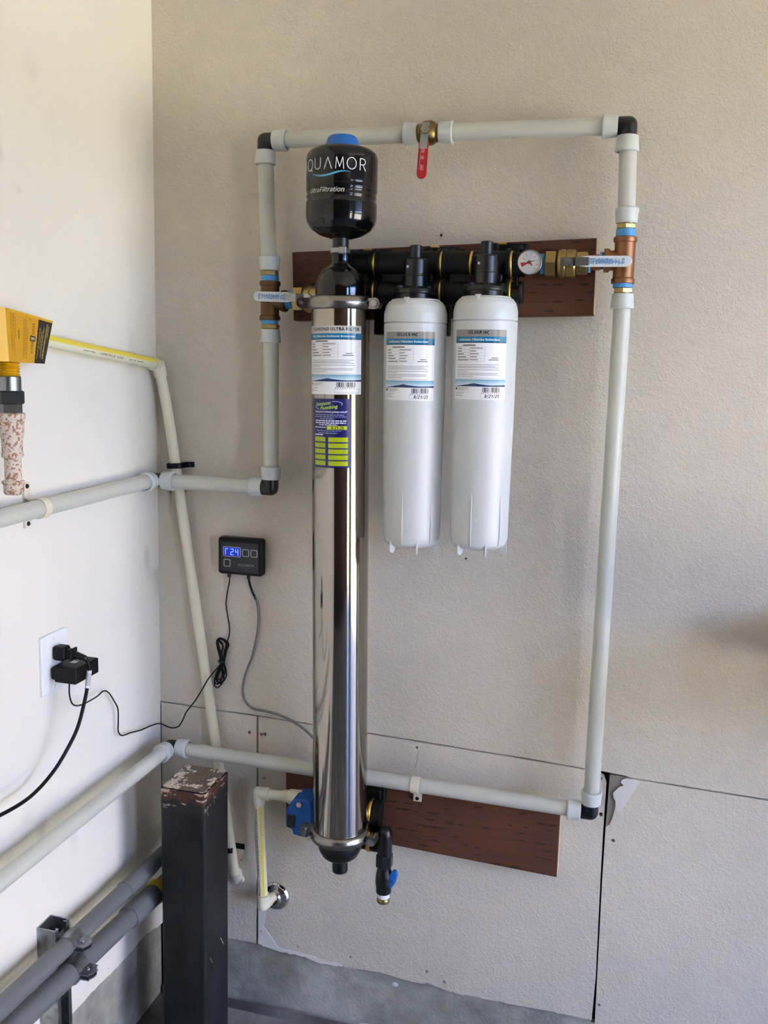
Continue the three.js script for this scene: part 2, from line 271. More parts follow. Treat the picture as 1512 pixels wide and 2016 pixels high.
elbow('black elbow with white nuts just above the black controller', V(0.3008, 1.333, PZ), XN, Y);
elbow('black elbow in the wall corner beside the black strap on the cream pipe', V(0.0305, 1.3345, PZ), X, V(0, -0.0128, 1).normalize());
elbow('black elbow in the wall corner above the rusty steel post', V(0.059, 0.7225, PZ), X, V(0, 0.009, 1).normalize());

// brass adapters between the pipe and the tees
function adapter(label, at, dir) {       // from the tee outwards: hexagon, then the white nut
  const t = thing('pipe_adapter', label, 'adapter', at);
  part('hexagon', [hexNut(at, at.clone().addScaledVector(dir, 0.0095), 0.0185), rod(at.clone().addScaledVector(dir, 0.009), at.clone().addScaledVector(dir, 0.016), 0.0165)], M.brass, t);
  part('collet_nut', nutAt(at.clone().addScaledVector(dir, 0.0105), dir), M.nut, t, 'white collet nut');
}
function teeFitting(label, c, side, len, tapes, m = M.bronze) {
  const t = thing('bronze_tee', label, 'tee', c), y0 = c.y - len / 2, h = len;
  const P = [[0.0, 0], [0.0205, 0], [0.0212, 0.001], [0.0212, 0.008], [0.0196, 0.0095], [0.0188, 0.011], [0.0188, h - 0.011], [0.0196, h - 0.0095], [0.0212, h - 0.008], [0.0212, h - 0.001], [0.0205, h], [0, h]];
  part('body', [turn(P, V(c.x, y0, c.z)), turn([[0, 0], [0.0182, 0], [0.0182, 0.025], [0.0215, 0.0275], [0.0215, 0.036], [0.017, 0.036]], c, side)], m, t);
  part('thread_tape', turn(soft([[0.0, 0], [0.017, 0], [0.0178, 0.002], [0.0174, tapes], [0, tapes]], 0.0006), V(c.x, c.y + len / 2, c.z)), M.tape, t, 'blue thread tape');
  part('thread_tape', turn(soft([[0.0, 0], [0.0174, 0], [0.0176, 0.008], [0, 0.008]], 0.0006), V(c.x, y0 - 0.0078, c.z)), M.tape, t, 'blue thread tape');
  part('thread_tape', turn([[0, 0], [0.0158, 0], [0.0158, 0.008], [0, 0.008]], c.clone().addScaledVector(side, 0.0358), side), M.tape, t, 'blue thread tape');
}
teeFitting('dull bronze tee on the corner-side pipe, behind the white handle beside the steel clamp', V(0.2958, 1.7186, PZ), X, 0.078, 0.011, M.bronzeDull);
teeFitting('bright copper-coloured tee beside the brass valve with the pressure gauge', V(0.9925, 1.7965, PZ), XN, 0.083, 0.014);
adapter('brass adapter with white nut above the dull bronze tee', V(0.2945, 1.7685, PZ), Y);
adapter('brass adapter with white nut below the dull bronze tee', V(0.2975, 1.672, PZ), YN);
adapter('brass adapter with white nut above the bright copper-coloured tee', V(0.992, 1.8518, PZ), Y);
adapter('brass adapter with white nut below the bright copper-coloured tee', V(0.9942, 1.7473, PZ), YN);

// ---------- ball valves ----------
function leverShape(w0, w1, L) {         // along +x from 0 to L
  const p = [[0, -w0 / 2], [L * 0.12, -w1 / 2]];
  p.push([L - w1 / 2, -w1 / 2]);
  for (let i = 1; i < 10; i++) { const a = -Math.PI / 2 + (i / 10) * Math.PI; p.push([L - w1 / 2 + Math.cos(a) * (w1 / 2), Math.sin(a) * (w1 / 2)]); }
  p.push([L - w1 / 2, w1 / 2], [L * 0.12, w1 / 2], [0, w0 / 2]); return p;
}
const leverPrint = (rows, ink) => drawn(512, 128, (g, w, h) => {
  g.clearRect(0, 0, w, h); g.fillStyle = ink; g.textAlign = 'center'; g.textBaseline = 'middle';
  rows(g, w, h);
});
const bluePrint = leverPrint((g) => { g.font = 'bold 62px sans-serif'; let s = 5; for (let k = 0; k < 11; k++) { s = (s * 48271) % 2147483647; g.fillRect(20 + k * 44, 26 + (s % 12), 10, 74); g.fillRect(20 + k * 44, 26 + (s % 5) * 16, 34, 9); g.fillRect(26 + k * 44, 62 + (s % 3) * 12, 30, 8); if (s % 2) g.fillRect(44 + k * 44, 30, 9, 66); } }, '#2f86c4');
const greyPrint = leverPrint((g) => { let s = 9; for (const [x0, n] of [[30, 3], [185, 2], [350, 3]]) for (let k = 0; k < n; k++) { s = (s * 48271) % 2147483647; g.fillRect(x0 + k * 34, 34, 8, 60); g.fillRect(x0 + k * 34, 34 + (s % 3) * 24, 26, 8); g.fillRect(x0 + 18 + k * 34, 44, 7, 44); } g.fillRect(120, 96, 250, 5); }, '#d9a3a6');
const printMat = (t) => std('#ffffff', 0.5, { map: t, transparent: true });
const pBlue = printMat(bluePrint), pGrey = printMat(greyPrint);
// frame: axis x = along the pipe, handle direction given by an angle in the xy plane
function ballValve(label, c, bodyParts, stemZ, handleAngle, lever, leverMat, ink, L, w, grip, off = 0.034) {
  const t = thing('ball_valve', label, 'valve', c);
  for (const [n, g, m, l] of bodyParts) part(n, g, m, t, l);
  part('stem', rod(V(c.x, c.y, c.z), V(c.x, c.y, stemZ + 0.004), 0.0085, 24), M.brassDark, t);
  const place = (g, dz = 0) => g.rotateZ(handleAngle).translate(c.x, c.y, stemZ + dz);
  const h = part('handle', place(plate(leverShape(w * 0.82, w, L), 0.0045, 0.0015).translate(off, 0, 0.006)), leverMat, t, lever);
  part('print', place(new THREE.PlaneGeometry(L * 0.72, w * 0.86).translate(off + L * 0.52, 0, 0.0108)), ink, h);
  const bend = new THREE.ExtrudeGeometry(shapeOf([[-0.013, 0.001], [0.0108, 0.001], [off - 0.008, 0.0065], [off + 0.016, 0.0065], [off + 0.016, 0.0092], [off - 0.0085, 0.0092], [0.0105, 0.0038], [-0.013, 0.0038]]), { depth: w * 0.78, bevelEnabled: false }).rotateX(Math.PI / 2).translate(0, w * 0.39, 0);
  part('handle_plate', place(bend), grip, t, 'bare metal root of the handle');
  part('handle_nut', [place(hexNut(V(0, 0, 0.0038), V(0, 0, 0.011), 0.0085)), place(rod(V(0, 0, 0.003), V(0, 0, 0.0145), 0.0042, 20))], M.zinc, t);
  return t;
}
{
  const c = V(0.6167, 2.0326, PZ);
  ballValve('brass valve on the top pipe with a red handle hanging straight down', c, [
    ['body', [turn(soft([[0, 0], [0.0165, 0], [0.0165, 0.004], [0.0195, 0.007], [0.0225, 0.012], [0.0225, 0.026], [0.0195, 0.032], [0.0165, 0.035], [0.0165, 0.0395], [0, 0.0395]], 0.0015), V(c.x - 0.0197, c.y, c.z), X)], M.brassDark],
    ['collet_nut', nutAt(V(c.x - 0.0205, c.y, c.z), XN), M.nut, 'white collet nut'], ['collet_nut', nutAt(V(c.x + 0.0205, c.y, c.z), X), M.nut, 'white collet nut']],
  0.09, -Math.PI / 2 - 0.05, 'red plastic-coated handle', M.red, pGrey, 0.07, 0.019, M.zinc, 0.0195);
}
const threadedValve = (c) => [
  ['body', [hexNut(V(c.x - 0.043, c.y, c.z), V(c.x - 0.022, c.y, c.z), 0.0255), turn(soft([[0, 0], [0.019, 0], [0.0245, 0.004], [0.0265, 0.009], [0.0265, 0.016], [0.0245, 0.018], [0.0265, 0.02], [0.0265, 0.033], [0.0245, 0.036], [0.02, 0.037], [0, 0.037]], 0.0008), V(c.x - 0.0225, c.y, c.z), X), hexNut(V(c.x + 0.014, c.y, c.z), V(c.x + 0.035, c.y, c.z), 0.0235)], M.brass],
  ['thread_tape', turn([[0, 0], [0.0185, 0], [0.0185, 0.0105], [0, 0.0105]], V(c.x - 0.0535, c.y, c.z), X), M.tape, 'blue thread tape'],
  ['thread_tape', turn([[0, 0], [0.0158, 0], [0.0158, 0.006], [0, 0.006]], V(c.x + 0.0345, c.y, c.z), X), M.tape, 'blue thread tape'],
];
ballValve('brass valve beside the pressure gauge, with a white handle pointing to the copper-coloured tee', V(0.8925, 1.7906, PZ), threadedValve(V(0.8925, 1.7906, PZ)), 0.098, 0.0, 'white plastic-coated handle with blue print', M.lever, pBlue, 0.092, 0.0195, M.zinc, 0.0225);
{
  const c = V(0.3925, 1.7225, PZ);
  ballValve('brass valve half hidden by the steel clamp, white handle pointing to the dull bronze tee', c, threadedValve(c), 0.098, Math.PI - 0.02, 'white plastic-coated handle with blue print', M.lever, pBlue, 0.082, 0.0195, M.zinc);
  const t = thing('pipe_nipple', 'short copper nipple between the dull bronze tee and its half hidden valve', 'nipple', V(0.34, 1.7215, PZ));
  part('nipple', hexNut(V(0.3395, 1.72, PZ), V(0.352, 1.7205, PZ), 0.0165), M.copper, t);
  const n = thing('pipe_nipple', 'short dark nipple between the gauge valve and the bright tee', 'nipple', V(0.93, 1.7935, PZ));
  part('nipple', rod(V(0.93, 1.792, PZ), V(0.9495, 1.7935, PZ), 0.0145), M.copper, n);
}

// ---------- filter manifold ----------
{
  const t = thing('filter_manifold', 'black plastic filter manifold with yellow clips on the upper board', 'manifold', V(0.65, 1.765, 0.04));
  const yU = 1.787, yL = 1.735, zc = 0.088;
  const bodies = [[0.478, 0.522], [0.532, 0.652], [0.664, 0.784]];
  for (const [a, b] of bodies) {
    const g = [rod(V(a, yU, zc), V(b, yU, zc), 0.0255), rod(V(a, yL, zc), V(b, yL, zc), 0.0255), box(a + 0.008, b - 0.008, yL - 0.022, yU + 0.02, 0.045, 0.105, 0.006)];
    for (const x of [a, b]) for (const y of [yU, yL]) g.push(turn(soft([[0, -0.004], [0.0295, -0.004], [0.0295, 0.004], [0, 0.004]], 0.001), V(x, y, zc), X));
    part('port_body', g, M.blackMatte, t);
  }
  for (const x of [0.527, 0.658, 0.79]) for (const y of [yU, yL]) {
    part('retaining_clip', new THREE.TorusGeometry(0.0287, 0.0019, 10, 40, Math.PI * 1.25).rotateZ(-Math.PI * 0.625).scale(1, 0.84, 1.4).rotateY(-Math.PI / 2).translate(x, y, zc), M.yellowClip, t, 'yellow retaining clip');
  }
  part('retaining_clip', new THREE.TorusGeometry(0.0287, 0.0019, 10, 40, Math.PI).rotateZ(-Math.PI / 2).scale(1, 0.84, 1.4).rotateY(-Math.PI / 2).translate(0.7155, 1.787, zc), M.yellowClip, t, 'yellow retaining clip');
  for (const [x, y] of [[0.50, 1.7985], [0.635, 1.8035], [0.765, 1.809]]) {
    const b = part('mounting_bracket', [box(x - 0.02, x + 0.048, y - 0.006, y + 0.021, 0.038, 0.058, 0.002), box(x + 0.018, x + 0.034, 1.655, y + 0.015, 0.039, 0.066, 0.002), box(x - 0.01, x - 0.004, y + 0.002, y + 0.017, 0.05, 0.085, 0.0015)], M.blackMatte, t);
    part('screw', [turn([[0, 0], [0.0052, 0], [0.0045, 0.002], [0, 0.0024]], V(x + 0.036, y + 0.012, 0.0582), Zd, 18)], M.black, b);
    part('yellow_tab', box(x - 0.007, x + 0.009, y + 0.0185, y + 0.0225, 0.046, 0.066, 0.001), M.yellowClip, b, 'small yellow tab');
  }
  part('end_plug', [rod(V(0.79, yL, zc), V(0.808, yL, zc), 0.012), turn(soft([[0, 0], [0.0215, 0], [0.0225, 0.003], [0.0215, 0.007], [0.0, 0.008]], 0.001), V(0.806, yL, zc), X)], M.black, t, 'round black end plug');
  part('outlet_stub', [rod(V(0.785, yU + 0.001, zc - 0.01), V(0.84, yU + 0.003, PZ), 0.0175), rod(V(0.79, yU, 0.088), V(0.815, yU, 0.088), 0.022)], M.blackMatte, t);
  part('inlet_stub', [rod(V(0.425, 1.7225, PZ), V(0.46, 1.7225, PZ), 0.0175)], M.blackMatte, t);
  part('drain_tap', [rod(V(0.5495, 1.66, 0.06), V(0.5495, 1.7, 0.06), 0.006, 16), box(0.543, 0.556, 1.640, 1.662, 0.05, 0.066, 0.002)], M.brassDark, t, 'small brass test tap under the manifold');
}
function filterHead(label, x, dy) {
  const t = thing('cartridge_holder', label, 'filter head', V(x, 1.718 + dy, 0.14)), y = 1.718 + dy, f = y + 0.0115;
  part('housing', [turn(soft([[0, 0.001], [0.028, 0.001], [0.028, 0.012], [0.0225, 0.016], [0.0225, 0.042], [0.0215, 0.0432], [0.0215, 0.045], [0.0222, 0.046], [0.0218, 0.072], [0.0195, 0.0745], [0.0118, 0.075], [0.0112, 0.0755], [0.0112, 0.098], [0.0085, 0.099], [0.0085, 0.09], [0, 0.09]], 0.0008), V(x, y, 0.14))], M.black, t);
  part('locking_flange', [turn(soft([[0.02, -0.002], [0.0385, -0.002], [0.0395, 0.001], [0.0385, 0.0065], [0.03, 0.0085], [0.02, 0.013]], 0.001), V(x, f, 0.14)), rod(V(x, y, 0.14), V(x, f + 0.002, 0.14), 0.033), ...[0.2, 1.2, 2.4, 3.6, 4.6, 5.6].map((a) => box(-0.005, 0.005, 0, 0.012, 0.031, 0.0385, 0.001).rotateY(a).translate(x, f, 0.14))], M.black, t);
  part('neck', [box(x - 0.02, x + 0.02, y + 0.008, y + 0.07, 0.098, 0.135, 0.008)], M.blackMatte, t);
  part('clip_tab', box(x + 0.036, x + 0.039, y + 0.066, y + 0.085, 0.088, 0.1, 0.001), M.black, t);
  part('print', new THREE.PlaneGeometry(0.0085, 0.0045).rotateY(0.03).translate(x - 0.008, y + 0.058, 0.1622 - 0.0016), std('#9a9a98', 0.6), t, 'pale printed mark');
}
filterHead('black filter head over the white filter nearer the steel tube', 0.6165, 0.0);
filterHead('black filter head over the white filter nearer the gauge', 0.749, 0.006);

// ---------- printed labels ----------
function cartridgeLabel(title, sub, band, silver, date) {
  return drawn(1024, 1312, (g, w, h) => {
    g.fillStyle = '#e9e9ea'; g.fillRect(0, 0, w, h);
    const gr = silver ? '#8d8a86' : '#b9b5b0';
    g.fillStyle = gr; g.fillRect(0, 0, w, silver ? 130 : 150);
    g.fillStyle = '#16161a'; g.textAlign = 'center'; g.textBaseline = 'middle';
    g.font = `bold ${silver ? 82 : 88}px sans-serif`; if (silver) g.fillText(title, w / 2 - 20, 56); else g.fillText(title, w * 0.53, 66, w * 0.86);
    g.font = 'bold 26px sans-serif'; g.fillText(sub, w / 2 - 20, 112);
    g.fillStyle = '#1e6f96'; g.fillRect(0, silver ? 130 : 145, w, 120); g.fillStyle = '#15506f'; g.fillRect(0, silver ? 225 : 240, w, 25);
    g.fillStyle = '#e6f3f8'; g.font = `bold ${silver ? 52 : 46}px serif`; g.fillText(band, w / 2 - 20, silver ? 188 : 200, w * 0.84);
    g.fillStyle = '#55555a'; g.fillRect(190, 282, 260, 22);
    g.strokeStyle = '#7d7d80'; g.lineWidth = 3; for (let r = 0; r < 6; r++) { g.beginPath(); g.moveTo(60, 320 + r * 54); g.lineTo(620, 320 + r * 54); g.stroke(); }
    for (const x of [60, 335, 620]) { g.beginPath(); g.moveTo(x, 320); g.lineTo(x, 590); g.stroke(); }
    g.fillStyle = '#5f5f64'; const wl = [90, 100, 150, 200, 250], wr = [230, 110, 160, 130, 150];
    for (let r = 0; r < 5; r++) { g.fillRect(70, 340 + r * 54, wl[r], 17); g.fillRect(352, 338 + r * 54, wr[r], 15); }
    g.fillStyle = '#6c6c70'; g.fillRect(740, 520, 120, 16); g.fillRect(690, 555, 190, 16);
    let q = 3; g.fillStyle = '#97979b'; for (const [y, x1] of [[650, 890], [680, 820], [705, 880], [745, 900], [772, 300], [810, 870], [838, 860], [868, 420]]) g.fillRect(60, y, x1 - 60, 11);
    g.fillStyle = '#b98a90'; g.fillRect(60, 905, 820, 6);
    const sky = g.createLinearGradient(0, 930, 0, 1050); sky.addColorStop(0, '#6fa3bb'); sky.addColorStop(1, '#dfeaf2'); g.fillStyle = sky; g.fillRect(0, 930, w, 130);
    g.fillStyle = '#1c2a5e'; g.beginPath(); g.moveTo(0, 1060); g.quadraticCurveTo(260, 1040, 440, 1000); g.quadraticCurveTo(560, 1030, 760, 1040); g.lineTo(w, 1030); g.lineTo(w, 1064); g.lineTo(0, 1064); g.fill();
    g.fillStyle = '#333'; g.beginPath(); g.arc(48, 1110, 24, 0, 7); g.fill(); g.strokeStyle = '#8b8b8e'; g.strokeRect(20, 1076, 330, 90);
    g.fillStyle = '#88888c'; for (const [y, x1] of [[1092, 320], [1112, 330], [1134, 250], [1184, 300], [1212, 230], [1240, 280]]) g.fillRect(y > 1170 ? 30 : 84, y, x1 - 84, 9);
    g.fillStyle = '#2c2c30'; let bx = 590; while (bx < 910) { q = (q * 48271) % 2147483647; const bw = 5 + (q % 4) * 5; g.fillRect(bx, 1076, bw, 96); bx += bw + 5 + ((q >> 3) % 3) * 4; }
    for (let k = 0; k < 9; k++) g.fillRect(575 + k * 38, 1176, 14, 16);
    g.strokeStyle = '#55555a'; g.lineWidth = 3; g.strokeRect(560, 1204, 420, 78);
    if (date) { g.fillStyle = '#1a1a1c'; g.font = 'italic bold 78px sans-serif'; g.fillText(date, 765, 1244); }
  });
}
const labelSilver = printed(cartridgeLabel('SILVER HC', '', 'Sediment, Chlorine Reduction', true, '8/21/25'), 0.1);
const labelDiamond = printed(cartridgeLabel('DIAMOND ULTRA FILTER', '', 'VOC, Chlorine Sediment Reduction', false, ''), 0.12);

// ---------- white cartridges ----------
function makeCartridge() {
  const x = 0.6195, top = 1.7175, z = 0.14;
  const t = thing('filter_cartridge', 'white filter cartridge nearer the steel tube', 'filter', V(x, top, z), 'white filter cartridges');
  const L = 0.472;
  part('body', turn(soft([[0, -L + 0.005], [0.03, -L + 0.0035], [0.046, -L + 0.006], [0.0528, -L + 0.012], [0.0548, -L + 0.024], [0.0552, -L + 0.05], [0.0585, -0.2], [0.0592, -0.0456], [0.0588, -0.0449], [0.0565, -0.0449], [0.0565, -0.043]], 0.004, 4), V(x, top, z), Y, 72), M.white, t);
  part('shoulder', turn(soft([[0.0565, -0.0432], [0.0588, -0.0432], [0.0594, -0.0425], [0.0594, -0.026], [0.056, -0.012], [0.0495, -0.0035], [0.046, -0.0028], [0.046, 0], [0.02, 0.001], [0, 0.001]], 0.003, 4), V(x, top, z), Y, 72), M.white, t);
  for (let k = 0; k < 6; k++) {
    const a = 0.42 + (k * Math.PI) / 3;
    part('foot', plate([[0.0545, -L + 0.018], [0.0556, -L + 0.004], [0.0548, -L - 0.003], [0.051, -L - 0.0062], [0.0465, -L - 0.006], [0.0425, -L - 0.001], [0.041, -L + 0.008]], 0.0026, 0.0005).translate(0, 0, -0.0013).rotateY(a - Math.PI / 2).translate(x, top, z), M.fin, t);
    part('rib', plate([[0.053, -L + 0.014], [0.0553, -L + 0.016], [0.0572, -L + 0.03], [0.0572, -L + 0.08], [0.0562, -L + 0.115], [0.053, -L + 0.115]], 0.0022, 0.0005).translate(0, 0, -0.0011).rotateY(a - 0.54 - Math.PI / 2).translate(x, top, z), M.fin, t);
  }
  part('alignment_arrow', plate([[-0.0055, 0.0], [0.0055, 0.0], [0, -0.0125]], 0.003, 0.0006).rotateX(-0.55).translate(-0.006, 0.0005, 0.0475).translate(x, top, z), M.white, t);
  part('alignment_tab', box(0.028, 0.031, -0.004, 0.0015, 0.02, 0.03, 0.0008).translate(x, top - 0.001, z), M.white, t);
  const b = 0.0598, lab = part('label', patch({ x, z }, b, top - 0.186, top - 0.061, 0.19 - 0.185, 1.74), labelSilver, t, 'printed paper label with handwritten date');
  t.rotation.z = 0.012;
  return t;
}
const cart = makeCartridge();
{
  const c = cart.clone(); c.name = numbered('filter_cartridge'); c.userData = { ...cart.userData, label: 'white filter cartridge nearer the gauge' };
  c.position.set(0.7518, 1.7235, 0.14); c.rotation.y = -0.02; scene.add(c);
}

// ---------- steel filter housing ----------
const TT = V(0.4715, 1.707, 0.14), TB = V(0.4915, 0.628, 0.14), AX = TT.clone().sub(TB).normalize();
const along = (y) => TB.clone().lerp(TT, (y - TB.y) / (TT.y - TB.y));
function clampRing(parent, y, lugTurn) {
  const c = along(y), ringPart = part('clamp', [turn(soft([[0.054, -0.0125], [0.0585, -0.0125], [0.0625, -0.009], [0.0655, 0], [0.0625, 0.009], [0.0585, 0.0125], [0.054, 0.0125]], 0.0035, 4), c, AX, 72),
    ...[0.2, Math.PI - 0.15].flatMap((a) => [new THREE.CylinderGeometry(0.0105, 0.0105, 0.021, 24).rotateX(Math.PI / 2).translate(0.0745, 0, 0.006), new THREE.BoxGeometry(0.016, 0.019, 0.018).translate(0.0675, 0, 0.004)].map((g) => g.rotateY(-a + lugTurn).translate(c.x, c.y, c.z)))], M.ring, parent, 'polished steel clamp ring');
  for (const a of [0.2, Math.PI - 0.15]) part('bolt', [hexNut(V(0.0755, 0, 0.015), V(0.0755, 0, 0.023), 0.0072).rotateY(-a + lugTurn).translate(c.x, c.y, c.z), rod(V(0.0755, 0, -0.02), V(0.0755, 0, 0.02), 0.004, 14).rotateY(-a + lugTurn).translate(c.x, c.y, c.z)], M.zinc, ringPart);
}
{
  const t = thing('steel_filter_housing', 'tall polished stainless steel filter tube with black domed ends', 'filter housing', TB);
  part('tube', rod(along(0.63), along(1.705), 0.0562, 96), M.steel, t);
  clampRing(t, 1.709, 0.12); clampRing(t, 0.625, 0.12);
  const tc = along(1.716), bc = along(0.617);
  part('top_dome', turn(soft([[0.0, -0.01], [0.0488, -0.01], [0.0488, 0.022], [0.0475, 0.033], [0.043, 0.046], [0.035, 0.056], [0.024, 0.0625], [0.0185, 0.066], [0.018, 0.07], [0.018, 0.089], [0, 0.09]], 0.004, 4), tc, AX, 64), M.tank, t, 'glossy black domed top with neck');
  part('bottom_dome', turn(soft([[0, 0.01], [0.0468, 0.01], [0.0468, -0.016], [0.045, -0.028], [0.038, -0.042], [0.028, -0.05], [0.018, -0.0535], [0.0165, -0.055], [0.0165, -0.08], [0.0155, -0.0815], [0.012, -0.0815], [0.012, -0.06], [0, -0.06]].map(([r, h]) => [r, h]), 0.003, 4), bc, AX, 64), M.black, t, 'black domed foot with spout');
  const va = 0.312;
  part('label', patch(along(1.6016), 0.0567, 1.5377, 1.6655, va - 0.31, 2.12, 48, AX), labelDiamond, t, 'white printed product label');
  const sticker = printed(drawn(768, 1180, (g, w, h) => {
    g.fillStyle = '#14175c'; g.fillRect(0, 0, w, h); g.textAlign = 'center'; g.textBaseline = 'middle';
    g.strokeStyle = '#c9d3df'; g.lineWidth = 9; g.beginPath(); g.ellipse(350, 112, 270, 62, -0.1, -1.2, 0.35); g.stroke(); g.beginPath(); g.ellipse(350, 112, 270, 62, -0.1, 2.3, 3.5); g.stroke();
    g.fillStyle = '#b9d84a'; g.save(); g.translate(250, 88); g.rotate(-0.12); g.font = 'italic bold 78px sans-serif'; g.fillText('Simpson', 0, 0, 340); g.restore();
    g.save(); g.translate(365, 150); g.rotate(-0.12); g.font = 'italic bold 74px sans-serif'; g.fillText('Plumbing', 0, 0, 390); g.restore();
    g.fillStyle = '#e6e8f4'; g.font = 'bold 40px sans-serif'; g.fillText('"Quality work without getting soaked!"', 380, 222, 660);
    for (const [y, x0, x1, c, hh] of [[268, 90, 660, '#9a9cc8', 14], [300, 60, 700, '#9a9cc8', 14], [334, 200, 480, '#9a9cc8', 13], [366, 80, 690, '#e6e8f4', 18], [402, 80, 680, '#e6e8f4', 18], [436, 170, 540, '#d4d6ea', 16], [478, 60, 320, '#d4d6ea', 18], [540, 120, 600, '#9a9cc8', 13], [578, 160, 540, '#9a9cc8', 13], [604, 60, 260, '#e6e8f4', 20]]) { g.fillStyle = c; let x = x0, s = y; while (x < x1) { s = (s * 48271) % 2147483647; const ww = 26 + (s % 50); g.fillRect(x, y, Math.min(ww, x1 - x), hh); x += ww + 12; } }
    g.fillStyle = '#c3cf2e'; g.fillRect(340, 462, 360, 62); g.fillStyle = '#0c0c10'; g.font = 'bold 66px sans-serif'; g.fillText('8-21-25', 535, 496, 320);
    g.fillStyle = '#aab914'; for (let r = 0; r < 5; r++) { g.fillRect(50, 652 + r * 102, 262, 80); g.fillRect(368, 656 + r * 102, 350, 80); }
  }), 0.28);
  part('service_sticker', patch(along(1.46385), 0.0567, 1.3981, 1.5296, va - 0.40, 1.49, 40, AX), sticker, t, 'blue service sticker with yellow boxes');
}
// ---------- black tank on top ----------
{
  const c = V(0.4695, 1.826, 0.14), t = thing('pressure_tank', 'small glossy black tank with a blue cap, on top of the steel tube', 'tank', V(0.469, 1.795, 0.14));
  const R = 0.0672;
  part('shell', turn(soft([[0, 0.004], [0.02, 0.0035], [0.04, 0.009], [0.0565, 0.019], [0.0645, 0.03], [R, 0.042], [R, 0.066], [R - 0.0018, 0.07], [R - 0.0022, 0.0735], [R - 0.0006, 0.077], [R - 0.0018, 0.081], [R - 0.0018, 0.084], [R, 0.0875], [R, 0.096], [R - 0.0004, 0.0975], [R, 0.099], [R, 0.146], [0.0645, 0.156], [0.057, 0.1625], [0.045, 0.166], [0, 0.168]], 0.003, 4), c, Y, 80), M.tank, t);
  part('cap', turn(soft([[0.0, 0.164], [0.0345, 0.164], [0.0335, 0.168], [0.027, 0.186], [0.0235, 0.1885], [0, 0.1895]], 0.002, 3), c, Y, 48), M.capBlue, t, 'bright blue plastic cap');
  part('neck', [rod(V(0.4688, 1.7995, 0.14), V(0.4692, 1.832, 0.14), 0.0155)], M.black, t);
  part('hose_clamp', [turn(soft([[0.0, 0], [0.0192, 0], [0.0192, 0.009], [0, 0.009]], 0.0008), V(0.4687, 1.8025, 0.14)), box(0.472, 0.487, 1.8, 1.813, 0.154, 0.164, 0.002)], M.zinc, t, 'steel hose clamp');
  const logo = drawn(2048, 1024, (g, w, h) => {
    g.clearRect(0, 0, w, h); g.strokeStyle = '#eef1f3'; g.lineCap = 'round'; g.lineJoin = 'round'; g.lineWidth = 17;
    const y0 = 70, y1 = 330, cx = (k) => 190 + k * 278, hw = 92;
    const line = (...p) => { g.beginPath(); p.forEach(([x, y], i) => (i ? g.lineTo(x, y) : g.moveTo(x, y))); g.stroke(); };
    line([cx(0) - hw, y1], [cx(0), y0], [cx(0) + hw, y1]);
    g.beginPath(); g.ellipse(cx(1), (y0 + y1) / 2, 108, 130, 0, 0, 7); g.stroke(); line([cx(1) + 30, y1 - 40], [cx(1) + 100, y1 + 30]);
    g.beginPath(); g.moveTo(cx(2) - hw + 10, y0); g.lineTo(cx(2) - hw + 10, y1 - 90); g.arc(cx(2), y1 - 90, hw - 10, Math.PI, 0, true); g.lineTo(cx(2) + hw - 10, y0); g.stroke();
    line([cx(3) - hw, y1], [cx(3), y0], [cx(3) + hw, y1]);
    line([cx(4) - hw, y1], [cx(4) - hw + 20, y0], [cx(4), y1 - 40], [cx(4) + hw - 20, y0], [cx(4) + hw, y1]);
    g.beginPath(); g.ellipse(cx(5), (y0 + y1) / 2, 108, 130, 0, 0, 7); g.stroke();
    g.beginPath(); g.moveTo(cx(6) - 70, y1); g.lineTo(cx(6) - 70, y0); g.lineTo(cx(6) + 5, y0); g.arc(cx(6) + 5, y0 + 68, 68, -Math.PI / 2, Math.PI / 2); g.lineTo(cx(6) - 70, y0 + 136); g.moveTo(cx(6), y0 + 136); g.lineTo(cx(6) + 80, y1); g.stroke();
    g.fillStyle = '#4fa8cc'; g.beginPath(); g.moveTo(cx(1) + 60, y1 + 55); g.quadraticCurveTo(cx(2) + 60, y1 + 190, cx(3) + 140, y1 + 80); g.quadraticCurveTo(cx(4) + 60, y1 + 15, cx(5) - 10, y1 + 62); g.quadraticCurveTo(cx(4) + 60, y1 + 50, cx(3) + 160, y1 + 120); g.quadraticCurveTo(cx(2) + 60, y1 + 250, cx(1) + 60, y1 + 55); g.fill();
    g.fillStyle = '#c9cccd'; g.font = 'italic 150px sans-serif'; g.textBaseline = 'middle'; g.fillText('UltraFiltration', 476, 800, 1019);
  });
  part('logo_print', patch({ x: c.x, z: c.z }, R + 0.0003, 1.8905, 1.969, 0.312 - 0.40, 2.42, 64), std('#ffffff', 0.25, { map: logo, transparent: true }), t, 'white lettering with a blue swoosh');
}

